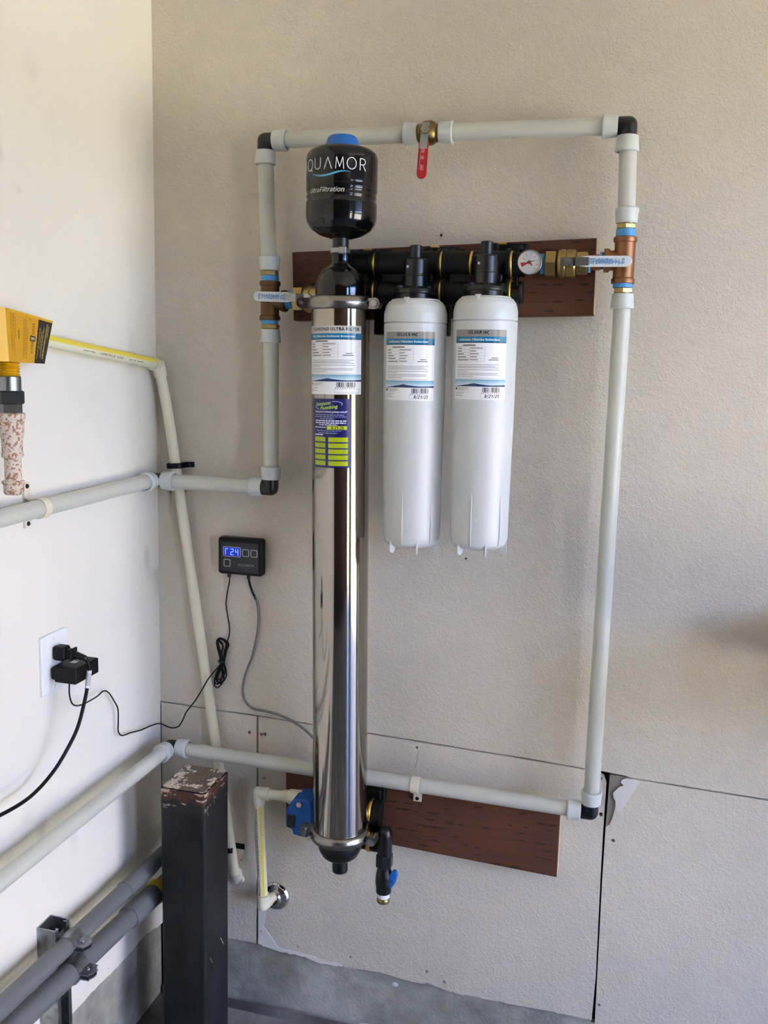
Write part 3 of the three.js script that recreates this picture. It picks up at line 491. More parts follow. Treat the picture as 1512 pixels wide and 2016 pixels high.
// ---------- pressure gauge ----------
{
  const c = V(0.824, 1.789, 0.098), t = thing('pressure_gauge', 'small round pressure gauge with red needle and white dial', 'gauge', V(0.824, 1.789, 0.07));
  const dir = V(0.1, -0.03, 1).normalize();
  part('case', turn(soft([[0, 0], [0.021, 0], [0.0232, 0.002], [0.0232, 0.0125], [0.0222, 0.0145], [0.021, 0.0145], [0.021, 0.0115], [0, 0.0115]], 0.0008), c, dir, 56), M.ring, t);
  part('stem', rod(V(0.824, 1.789, 0.07), c.clone().addScaledVector(dir, 0.001), 0.008, 20), M.brassDark, t);
  const face = drawn(512, 512, (g) => {
    g.fillStyle = '#b9b8b6'; g.fillRect(0, 0, 512, 512); g.translate(256, 256);
    g.fillStyle = '#a01020'; g.beginPath(); g.moveTo(0, 0); g.arc(0, 0, 205, 2.5, 3.02); g.closePath(); g.fill();
    g.strokeStyle = '#333'; g.fillStyle = '#333'; g.font = 'bold 34px sans-serif'; g.textAlign = 'center'; g.textBaseline = 'middle';
    for (let k = 0; k <= 40; k++) { const a = 2.36 + (k / 40) * 4.71; g.lineWidth = k % 5 ? 3 : 7; g.beginPath(); g.moveTo(Math.cos(a) * 224, Math.sin(a) * 224); g.lineTo(Math.cos(a) * (k % 5 ? 206 : 194), Math.sin(a) * (k % 5 ? 206 : 194)); g.stroke(); }
    ['0', '20', '40', '60', '80', '100', '120', '140', '160'].forEach((s, k) => { const a = 2.36 + (k / 8) * 4.71; if (k > 1) g.fillText(s, Math.cos(a) * 160, Math.sin(a) * 160); });
    g.font = '26px sans-serif'; g.fillText('psi', 0, 110); g.strokeStyle = '#777'; g.lineWidth = 3; g.beginPath(); g.arc(0, 0, 118, 2.36, 7.07); g.stroke();
  });
  part('dial', orient(new THREE.CircleGeometry(0.0209, 48).rotateX(-Math.PI / 2), c.clone().addScaledVector(dir, 0.0119), dir), printed(face, 0.4), t);
  const nd = (x, y) => V(c.x + x, c.y + y, c.z).addScaledVector(dir, 0.0132);
  part('needle', [rod(nd(-0.003, 0.001), nd(0.0085, 0.0025), 0.0006, 8)], M.black, t);
  part('red_pointer', [rod(nd(0, 0), nd(0.0045, -0.006), 0.0011, 8)], M.red, t, 'red pointer');
  part('hub', turn(soft([[0, 0], [0.0034, 0], [0.003, 0.0012], [0, 0.0014]], 0.0003), nd(-0.001, 0.0008).addScaledVector(dir, -0.0008), dir, 24), M.brass, t);
  part('lens', turn([[0.0211, 0], [0.0185, 0.0012], [0.012, 0.0022], [0.006, 0.0027], [0, 0.0028]], c.clone().addScaledVector(dir, 0.0138), dir, 40), new THREE.MeshPhysicalMaterial({ color: '#ffffff', roughness: 0.03, transmission: 1, thickness: 0 }), t);
}

// ---------- straps and pipe clips ----------
{
  const c = V(0.634, 0.7157, PZ), t = thing('pipe_strap', 'cream plastic strap holding the long level pipe to the lower board', 'strap', V(0.634, 0.68, 0.04));
  const R = PR + 0.0025, pts = [];
  for (let i = 0; i <= 20; i++) { const a = Math.PI * 0.95 - (i / 20) * Math.PI * 1.4; pts.push([c.z + Math.cos(a) * R, c.y + Math.sin(a) * R]); }
  pts.push([0.0435, 0.696], [0.0435, 0.668], [0.0385, 0.668], [0.0385, 0.699]);
  for (let i = 20; i >= 0; i--) { const a = Math.PI * 0.95 - (i / 20) * Math.PI * 1.4; pts.push([c.z + Math.cos(a) * (R - 0.0024), c.y + Math.sin(a) * (R - 0.0024)]); }
  part('band', plate(pts, 0.018, 0.0006).rotateY(-Math.PI / 2).translate(c.x + 0.009, 0, 0), M.creamStrap, t);
  part('screw', turn([[0, 0], [0.0042, 0], [0.0036, 0.0018], [0, 0.002]], V(c.x, 0.6745, 0.0436), Zd, 18), M.blackMatte, t);
}
{
  const c = V(0.03, 1.3303, 0.47), t = thing('pipe_strap', 'cream two-screw strap on the side wall pipe below the rusty pipe', 'strap', V(0.0, 1.3303, 0.47));
  const R = PR + 0.0028, out = [], inn = [];
  for (let i = 0; i <= 24; i++) { const a = Math.PI * 0.78 - (i / 24) * Math.PI * 1.56; out.push([c.x + Math.cos(a) * R, c.y + Math.sin(a) * R]); inn.push([c.x + Math.cos(a) * (R - 0.0027), c.y + Math.sin(a) * (R - 0.0027)]); }
  const pts = [[0.0, c.y + 0.044], [0.004, c.y + 0.044], [0.004, c.y + 0.02], ...out, [0.004, c.y - 0.02], [0.004, c.y - 0.036], [0.0, c.y - 0.036], [0.0, c.y - 0.014], ...inn.reverse(), [0.0, c.y + 0.014]];
  part('band', plate(pts, 0.018, 0.0006).translate(0, 0, c.z - 0.009), M.creamStrap, t);
  for (const dy of [0.0375, -0.0295]) part('screw', turn([[0, 0], [0.0042, 0], [0.0036, 0.0018], [0, 0.002]], V(0.0041, c.y + dy, c.z), X, 18), M.blackMatte, t);
}
const creamPath = [V(0.021, 1.583, 0.03), V(0.0405, 1.46, 0.0185), V(0.1965, 0.405, 0.0165)];
function blackStrap(label, x, y, tilt) {
  const t = thing('black_pipe_strap', label, 'strap', V(x, y, 0));
  const pts = [[-0.019, 0], [-0.019, 0.026], [-0.015, 0.0315], [0.012, 0.0315], [0.0165, 0.027], [0.0165, 0.005], [0.036, 0.005], [0.036, 0], [0.0135, 0], [0.0135, 0.024], [0.011, 0.0285], [-0.0135, 0.0285], [-0.016, 0.025], [-0.016, 0]];
  part('band', plate(pts, 0.012, 0.0005).rotateX(Math.PI / 2).scale(1, 1, 1).rotateZ(tilt).translate(x, y + 0.006, 0), M.blackMatte, t);
  part('screw', turn([[0, 0], [0.0038, 0], [0.003, 0.0016], [0, 0.0018]], V(x + 0.027, y + 0.0015, 0.0052), Zd, 16), M.black, t);
}
blackStrap('black strap holding the diagonal cream pipe above the level white pipe', 0.0555, 1.3625, 0.07);
blackStrap('black strap beside the rusty post, low on the cream pipe', 0.179, 0.468, 0.0);

// ---------- cream pipes ----------
{
  const t = thing('cream_pipe', 'cream plastic pipe with a yellow stripe, running along the side wall into the corner', 'pipe', V(0.03, 1.59, 0.06));
  const a = V(0.0245, 1.587, 0.06), b = V(0.0300, 1.638, 0.62);
  part('tube', rod(a, b, 0.0112, 36), M.cream, t);
  const d = b.clone().sub(a), L = d.length();
  const strip = new THREE.CylinderGeometry(0.01132, 0.01132, L, 10, 1, true, 0, 1.15);
  const q = new THREE.Matrix4().makeBasis(V(0, 1, 0).addScaledVector(d.clone().normalize(), -d.y / L).normalize(), d.clone().normalize(), V(0, 1, 0).cross(d).normalize()).setPosition(a.clone().addScaledVector(d, 0.5));
  const st = strip.clone().rotateY(0.02).applyMatrix4(q);
  part('yellow_stripe', st, M.stripe, t, 'yellow printed stripe');
  const pr = drawn(1024, 64, (g, w, h) => { g.clearRect(0, 0, w, h); g.fillStyle = '#4a4636'; g.font = 'bold 44px monospace'; g.textBaseline = 'middle'; g.fillText('CHARLOTTE PIPE', 260, 34, 420); for (const [x, l] of [[20, 90], [120, 70], [720, 60], [800, 40], [860, 110]]) g.fillRect(x, 28, l, 9); });
  const pg = new THREE.CylinderGeometry(0.0113, 0.0113, 0.24, 8, 1, true, 0, 0.75);
  const uv = pg.attributes.uv; for (let i = 0; i < uv.count; i++) { const u = uv.getX(i), v = uv.getY(i); uv.setXY(i, 1 - v, 1 - u); }
  part('pipe_print', pg.rotateY(-0.78).applyMatrix4(q.clone().setPosition(a.clone().addScaledVector(d, 0.29))), std('#ffffff', 0.5, { map: pr, transparent: true }), t, 'dark printed lettering');
}
function creamElbow(label, c, d1, d2, r = 0.0142, l = 0.024) {
  const t = thing('cream_elbow', label, 'elbow', c);
  part('body', [rod(c, c.clone().addScaledVector(d1, l), r), rod(c, c.clone().addScaledVector(d2, l), r), ball(c, r)], M.cream, t);
  return t;
}
creamElbow('cream elbow high in the corner where the striped pipe turns down', V(0.022, 1.583, 0.03), V(0.01, 0.09, 1).normalize(), creamPath[1].clone().sub(creamPath[0]).normalize(), 0.0145, 0.026);
{
  const t = thing('cream_pipe', 'long diagonal cream pipe leaning across the back wall beside the corner', 'pipe', creamPath[2]);
  part('tube', [cable([[0.0225, 1.575, 0.0285], [0.0405, 1.46, 0.0185], [0.092, 1.11, 0.018], [0.145, 0.755, 0.018], [0.1965, 0.405, 0.0165]], 0.0115, 60, 36)], M.cream, t);
  part('caulk', [ball(V(0.1975, 0.398, 0.008), 0.0145, 1, 1.35, 0.75), ball(V(0.206, 0.386, 0.004), 0.009, 1.1, 1, 0.7), ball(V(0.192, 0.382, 0.004), 0.01, 1, 1.2, 0.6)], std('#d9d5c6', 0.8), t, 'blob of pale caulk where the pipe enters the wall');
}
creamElbow('cream elbow beside the lower board, over the short striped upright', V(0.2755, 0.6425, PZ), V(1, 0.03, 0).normalize(), V(0.04, -1, 0).normalize(), 0.0145, 0.026);
creamElbow('cream elbow turning into the wall at the chrome plate', V(0.2885, 0.3735, PZ), Y, V(0.08, -0.14, -1).normalize(), 0.0148, 0.025);
{
  const t = thing('cream_pipe', 'short level cream pipe feeding the blue motor valve', 'pipe', V(0.29, 0.643, PZ));
  part('tube', rod(V(0.29, 0.643, PZ), V(0.345, 0.646, PZ), 0.0112), M.cream, t);
  part('adapter', turn(soft([[0, 0], [0.0135, 0], [0.0138, 0.012], [0.0165, 0.016], [0.017, 0.045], [0, 0.045]], 0.001), V(0.335, 0.6455, PZ), V(1, 0.03, 0)), M.cream, t);
  const u = thing('cream_pipe', 'short upright cream pipe with a yellow stripe, above the chrome wall plate', 'pipe', V(0.288, 0.385, PZ));
  part('tube', rod(V(0.2882, 0.385, PZ), V(0.2762, 0.63, PZ), 0.0113), M.cream, u);
  const d = V(-0.012, 0.245, 0).normalize();
  const s = orient(new THREE.CylinderGeometry(0.01145, 0.01145, 0.225, 8, 1, true, 0.42, 0.5), V(0.2822, 0.5075, PZ), d);
  part('yellow_stripe', s, M.stripe, u, 'yellow printed stripe');
  const ink = drawn(64, 1024, (g, w, h) => { g.clearRect(0, 0, w, h); g.fillStyle = '#55503c'; let y = 30, q = 5; while (y < 1000) { q = (q * 48271) % 2147483647; const l = 10 + (q % 34); g.fillRect(20, y, 24, l); y += l + 9; } });
  part('pipe_print', orient(new THREE.CylinderGeometry(0.0114, 0.0114, 0.215, 6, 1, true, -0.42, 0.4), V(0.2822, 0.5075, PZ), d), std('#ffffff', 0.5, { map: ink, transparent: true }), u, 'dark printed lettering');
  const e = thing('wall_escutcheon', 'round chrome wall plate behind the lowest cream elbow', 'wall plate', V(0.2945, 0.357, 0));
  part('dish', turn(soft([[0.0345, 0], [0.034, 0.003], [0.03, 0.0085], [0.022, 0.0125], [0.0165, 0.0135], [0.0165, 0.02], [0.012, 0.02]], 0.0015, 4), V(0.2945, 0.3575, 0.0), Zd, 56), M.chrome, e);
  part('pipe_stub', rod(V(0.2945, 0.3605, 0.0), V(0.2905, 0.3695, 0.045), 0.0112), M.cream, e);
}

// ---------- blue motor valve, lower bracket, drain valve ----------
{
  const t = thing('motor_valve', 'blue motorised valve beside the foot of the steel tube', 'valve', V(0.385, 0.62, 0.065));
  const pts = [[0.356, 0.594], [0.3565, 0.634], [0.3655, 0.6495], [0.374, 0.662], [0.397, 0.6645], [0.4125, 0.66], [0.4165, 0.645], [0.4165, 0.59], [0.404, 0.5755], [0.373, 0.5785], [0.37, 0.5895]];
  part('housing', plate(pts, 0.056, 0.004).translate(0, 0, 0.052), M.blue, t);
  part('window', box(0.3605, 0.3775, 0.597, 0.625, 0.104, 0.109, 0.001), M.screen, t, 'small dark window');
  part('button', turn(soft([[0, 0], [0.006, 0], [0.0055, 0.002], [0, 0.0025]], 0.0005), V(0.3875, 0.6525, 0.1075), Zd, 24), std('#d8c0bd', 0.5), t, 'pale round button');
  part('stem', [rod(V(0.41, 0.646, PZ), V(0.46, 0.646, PZ), 0.016)], M.blackMatte, t);
}
{
  const t = thing('lower_bracket', 'black bracket with yellow clips carrying the foot of the steel tube', 'bracket', V(0.53, 0.63, 0.038));
  part('plate', [box(0.505, 0.566, 0.66, 0.707, 0.038, 0.06, 0.003), box(0.525, 0.558, 0.565, 0.69, 0.039, 0.064, 0.003)], M.blackMatte, t);
  part('port_body', [rod(V(0.475, 0.652, 0.088), V(0.541, 0.652, 0.088), 0.0255), rod(V(0.475, 0.592, 0.088), V(0.541, 0.592, 0.088), 0.0255), box(0.49, 0.535, 0.575, 0.67, 0.045, 0.105, 0.006), rod(V(0.549, 0.652, 0.088), V(0.566, 0.652, 0.088), 0.027), rod(V(0.549, 0.592, 0.088), V(0.568, 0.592, 0.088), 0.027)], M.blackMatte, t);
  for (const y of [0.655, 0.588]) part('retaining_clip', new THREE.TorusGeometry(0.0275, 0.0026, 10, 40, Math.PI * 1.25).rotateZ(-Math.PI * 0.625).scale(1, 0.82, 1.6).rotateY(-Math.PI / 2).translate(0.545, y, 0.088), M.yellowClip, t, 'yellow retaining clip');
  part('screw', turn([[0, 0], [0.0055, 0], [0.0045, 0.002], [0, 0.0024]], V(0.552, 0.696, 0.0602), Zd, 18), M.black, t);
}
{
  const x = 0.5825, z = 0.112, t = thing('drain_valve', 'black drain valve with a small blue lever hanging under the lower board', 'valve', V(x, 0.56, z));
  part('elbow', [rod(V(x, 0.618, z), V(x, 0.565, z), 0.0155), ball(V(x, 0.618, z), 0.0155), rod(V(x, 0.618, z), V(x - 0.03, 0.605, 0.09), 0.0155), ball(V(x, 0.622, z), 0.0145)], M.black, t);
  part('union_nut', hexNut(V(x, 0.575, z), V(x, 0.5455, z), 0.0185, 0.002), M.black, t);
  part('body', turn(soft([[0, 0.548], [0.0145, 0.548], [0.015, 0.54], [0.0178, 0.525], [0.0182, 0.51], [0.0165, 0.497], [0.0165, 0.488], [0.0145, 0.486], [0, 0.486]].map(([r, y]) => [r, y]), 0.002), V(x, 0, z), Y, 40), M.black, t);
  part('tape', rod(V(x, 0.487, z), V(x, 0.4765, z), 0.0135), std('#dfe3ea', 0.6), t, 'white thread tape');
  part('brass_end', turn(soft([[0, 0.478], [0.0125, 0.478], [0.0128, 0.474], [0.0142, 0.4715], [0.0142, 0.4665], [0.0125, 0.464], [0.009, 0.463], [0, 0.463]], 0.0008), V(x, 0, z), Y, 36), M.brass, t, 'brass hose end');
  const lv = plate([[0.012, 0.531], [0.021, 0.542], [0.027, 0.5415], [0.0305, 0.534], [0.027, 0.517], [0.019, 0.503], [0.009, 0.5025], [0.011, 0.516]], 0.014, 0.002).translate(x, 0, z - 0.002);
  const lever = part('lever', lv, M.blueHandle, t, 'blue lever');
  part('pivot', rod(V(x, 0.52, z), V(x + 0.026, 0.523, z + 0.006), 0.007, 20), M.blueHandle, lever);
}

// ---------- controller box and cables ----------
{
  const t = thing('controller_box', 'black wall controller with a glowing blue display', 'controller', V(0.215, 1.17, 0));
  part('case', [box(0.1615, 0.2665, 1.1285, 1.212, 0.004, 0.0305, 0.007, 4), box(0.1665, 0.2625, 1.133, 1.208, 0.0, 0.0295, 0.006, 3)], M.blackMatte, t);
  part('face_panel', box(0.1695, 0.2585, 1.1365, 1.2025, 0.028, 0.0318, 0.0015), std('#1b1f22', 0.4), t);
  const disp = drawn(256, 128, (g, w, h) => {
    g.fillStyle = '#060c84'; g.fillRect(0, 0, w, h); g.fillStyle = '#6ea8ff';
    const seg = (x, on) => { const s = 46, k = 9; const R = [[x, 18, s, k], [x + s - k, 18, k, 48], [x + s - k, 62, k, 48], [x, 102, s, k], [x, 62, k, 48], [x, 18, k, 48], [x, 60, s, k]]; for (const i of on) g.fillRect(...R[i]); };
    seg(24, [0, 4, 5]); seg(104, [0, 1, 6, 4, 3]); seg(178, [5, 6, 1, 2]);
  });
  part('display', new THREE.PlaneGeometry(0.0395, 0.0195).translate(0.1968, 1.181, 0.0323), std('#000000', 0.3, { emissive: '#ffffff', emissiveMap: disp, emissiveIntensity: 0.9 }), t, 'glowing blue digits');
  const frame = (x0, x1, y0, y1, r = 0.0018) => new THREE.ExtrudeGeometry((() => { const rr = (a, b, c, d, q, S = new THREE.Shape()) => { S.moveTo(a + q, c); S.lineTo(b - q, c); S.quadraticCurveTo(b, c, b, c + q); S.lineTo(b, d - q); S.quadraticCurveTo(b, d, b - q, d); S.lineTo(a + q, d); S.quadraticCurveTo(a, d, a, d - q); S.lineTo(a, c + q); S.quadraticCurveTo(a, c, a + q, c); return S; }; const s = rr(x0, x1, y0, y1, r * 1.6); s.holes.push(rr(x0 + 0.0013, x1 - 0.0013, y0 + 0.0013, y1 - 0.0013, r, new THREE.Path())); return s; })(), { depth: 0.0007, bevelEnabled: false }).translate(0, 0, 0.0317);
  part('display_frame', frame(0.1758, 0.2178, 1.1698, 1.1922), M.grey, t, 'pale outline round the display');
  for (const [x, y] of [[0.2292, 1.1806], [0.2488, 1.1806], [0.185, 1.1552]]) { const b = part('button', box(x - 0.0068, x + 0.0068, y - 0.007, y + 0.007, 0.0312, 0.0324, 0.0005), std('#141a1c', 0.35), t); part('button_outline', frame(x - 0.0078, x + 0.0078, y - 0.0082, y + 0.0082), M.grey, b, 'pale outline'); }
  const lg = drawn(512, 160, (g, w, h) => { g.clearRect(0, 0, w, h); g.fillStyle = '#8a9092'; g.font = '84px sans-serif'; g.textAlign = 'center'; g.textBaseline = 'middle'; g.fillText('ΛQUΛMOR', w / 2, 56, 480); g.strokeStyle = '#64696b'; g.lineWidth = 7; g.beginPath(); g.moveTo(150, 112); g.quadraticCurveTo(260, 158, 380, 112); g.stroke(); });
  part('logo_print', new THREE.PlaneGeometry(0.049, 0.0153).translate(0.2298, 1.1507, 0.0321), std('#ffffff', 0.5, { map: lg, transparent: true }), t, 'dim grey lettering');
  for (const [x] of [[0.183], [0.2295]]) part('cable_gland', rod(V(x, 1.1295, 0.016), V(x, 1.12, 0.016), 0.0042, 20), M.black, t);
}
{
  const t = thing('power_lead', 'thin black lead with a tied bundle of loops, between power brick and controller', 'cable', V(0.158, 0.92, 0.01));
  const r = 0.00155;
  part('lead', [
    cable([[0.05, 0.997, 0.43], [0.047, 0.972, 0.426], [0.04, 0.945, 0.405], [0.03, 0.928, 0.362], [0.02, 0.919, 0.296], [0.018, 0.921, 0.268], [0.014, 0.909, 0.243], [0.012, 0.882, 0.219], [0.012, 0.8585, 0.2045], [0.012, 0.83, 0.204], [0.012, 0.808, 0.2045], [0.012, 0.793, 0.19], [0.012, 0.786, 0.158], [0.014, 0.776, 0.115], [0.014, 0.7686, 0.07], [0.012, 0.756, 0.025], [0.03, 0.7435, 0.012], [0.0504, 0.7479, 0.012], [0.067, 0.769, 0.02], [0.0834, 0.7969, 0.031], [0.108, 0.829, 0.034], [0.1287, 0.8639, 0.035], [0.142, 0.886, 0.0345], [0.152, 0.902, 0.018], [0.158, 0.9117, 0.009]], r, 300, 8),
    cable([[0.183, 1.121, 0.016], [0.1815, 1.108, 0.012], [0.176, 1.09, 0.008], [0.1712, 1.064, 0.006], [0.1708, 1.05, 0.006], [0.1748, 1.025, 0.006], [0.1785, 1.005, 0.006], [0.1785, 0.985, 0.006], [0.1748, 0.967, 0.008], [0.170, 0.945, 0.008], [0.163, 0.92, 0.008]], r, 90, 8)], M.blackMatte, t);
  const loops = [];
  const loop = (cx, cy, top, bot, wTop, wBot, z) => loops.push(new THREE.TubeGeometry(new THREE.CatmullRomCurve3([[cx, 0.9255, z], [cx - wTop * 0.7, cy + top * 0.55, z], [cx - wTop, cy + top * 0.85, z + 0.001], [cx - wTop * 0.3, cy + top, z + 0.002], [cx + wTop, cy + top * 0.8, z + 0.001], [cx + wTop * 0.6, cy + top * 0.45, z], [cx + 0.001, 0.9115, z], [cx - wBot - 0.004, cy - bot * 0.6, z], [cx - wBot * 1.1 - 0.006, cy - bot * 0.95, z + 0.001], [cx - 0.004, cy - bot, z + 0.001], [cx + wBot, cy - bot * 0.6, z]].map((p) => V(...p)), true, 'catmullrom', 0.5), 70, r, 7));
  loop(0.1600, 0.918, 0.0535, 0.043, 0.0105, 0.007, 0.005); loop(0.1635, 0.918, 0.056, 0.049, 0.0145, 0.009, 0.008); loop(0.1555, 0.918, 0.051, 0.054, 0.0075, 0.006, 0.007); loop(0.1585, 0.918, 0.047, 0.061, 0.006, 0.008, 0.0095); loop(0.1655, 0.918, 0.0545, 0.05, 0.0115, 0.0075, 0.011);
  part('bundle', loops, M.blackMatte, t, 'bundle of loops tied in the middle');
  part('cable_tie', [turn([[0.0062, 0], [0.0082, 0], [0.0082, 0.004], [0.0062, 0.004]], V(0.1605, 0.917, 0.0085), Y, 24), cable([[0.1525, 0.896, 0.008], [0.149, 0.89, 0.01], [0.1445, 0.881, 0.009]], 0.0008, 10, 6)], M.black, t);
  const g = thing('signal_cable', 'grey cable hanging from the controller and passing behind the steel tube', 'cable', V(0.24, 0.9, 0.01));
  part('sleeve', cable([[0.2295, 1.121, 0.016], [0.2315, 1.104, 0.012], [0.236, 1.088, 0.009], [0.2435, 1.072, 0.008]], 0.0026, 40, 10), M.blackMatte, g, 'black sleeved cable end');
  part('cable', cable([[0.241, 1.078, 0.008], [0.2455, 1.066, 0.0065], [0.249, 1.045, 0.006], [0.2495, 1.02, 0.006], [0.2455, 0.985, 0.006], [0.2355, 0.94, 0.006], [0.2235, 0.908, 0.006], [0.2145, 0.878, 0.006], [0.2115, 0.855, 0.006], [0.2155, 0.834, 0.006], [0.228, 0.82, 0.007], [0.243, 0.814, 0.008], [0.27, 0.8135, 0.01], [0.305, 0.809, 0.012], [0.345, 0.796, 0.014], [0.385, 0.771, 0.018], [0.42, 0.74, 0.03], [0.45, 0.7, 0.045]], 0.0029, 160, 10), M.greyCable, g);
}

// ---------- outlet, plug, power brick ----------
{
  const y0 = 0.969, y1 = 1.0835, z0 = 0.367, z1 = 0.448, zc = 0.4075, yc = 1.026;
  const t = thing('power_outlet', 'white wall outlet plate on the side wall', 'outlet', V(0, yc, zc));
  part('cover_plate', box(-0.002, 0.0055, y0, y1, z0, z1, 0.003, 3), M.outlet, t);
  part('receptacle', box(0, 0.0072, yc - 0.0335, yc + 0.0335, zc - 0.0168, zc + 0.0168, 0.0015), M.outlet, t);
  for (const y of [yc + 0.0475, yc - 0.0475]) part('screw', turn([[0, 0], [0.0034, 0], [0.0028, 0.0012], [0, 0.0014]], V(0.0054, y, zc), X, 16), M.outlet, t);
  const b = thing('power_brick', 'black square power adapter in the lower socket of the outlet', 'adapter', V(0.0072, 1.008, 0.395));
  part('case', [box(0.018, 0.064, 0.9945, 1.0245, 0.353, 0.43, 0.003, 3), box(0.0072, 0.03, 0.9965, 1.0225, 0.372, 0.4275, 0.006, 3)], M.blackMatte, b);
  part('sticker', box(0.03, 0.042, 1.0243, 1.0247, 0.385, 0.398, 0.0001), M.grey, b, 'small grey sticker');
  const p = thing('power_cable', 'thick black power cord plugged into the upper socket of the outlet', 'cord', V(0.0072, 1.05, 0.41));
  part('plug', [box(0.0072, 0.033, 1.0325, 1.0595, 0.394, 0.42, 0.006, 3), box(0.03, 0.047, 1.036, 1.055, 0.398, 0.415, 0.005, 2), box(0.043, 0.047, 1.034, 1.0575, 0.396, 0.418, 0.002)], M.blackMatte, p);
  part('strain_relief', [rod(V(0.046, 1.045, 0.406), V(0.066, 1.0395, 0.403), 0.0072, 24, 0.0052), ball(V(0.066, 1.039, 0.403), 0.0056)], M.black, p);
  part('cord', cable([[0.066, 1.039, 0.403], [0.073, 1.028, 0.402], [0.0755, 1.01, 0.404], [0.074, 0.985, 0.409], [0.07, 0.95, 0.417], [0.064, 0.91, 0.43], [0.055, 0.875, 0.452], [0.05, 0.85, 0.482], [0.05, 0.835, 0.53], [0.055, 0.835, 0.585], [0.058, 0.845, 0.66], [0.058, 0.862, 0.75]], 0.0034, 160, 12), M.blackMatte, p);
  const tagPrint = drawn(64, 256, (g, w, h) => { g.fillStyle = '#c9ccce'; g.fillRect(0, 0, w, h); g.fillStyle = '#77797c'; for (let y = 40; y < 215; y += 9) g.fillRect(8, y, 48 - (y % 4) * 7, 4); });
  part('cord_tag', rod(V(0.0757, 1.016, 0.4035), V(0.0742, 0.984, 0.4095), 0.0046, 20), printed(tagPrint, 0.35), p, 'white printed tag round the cord');
}

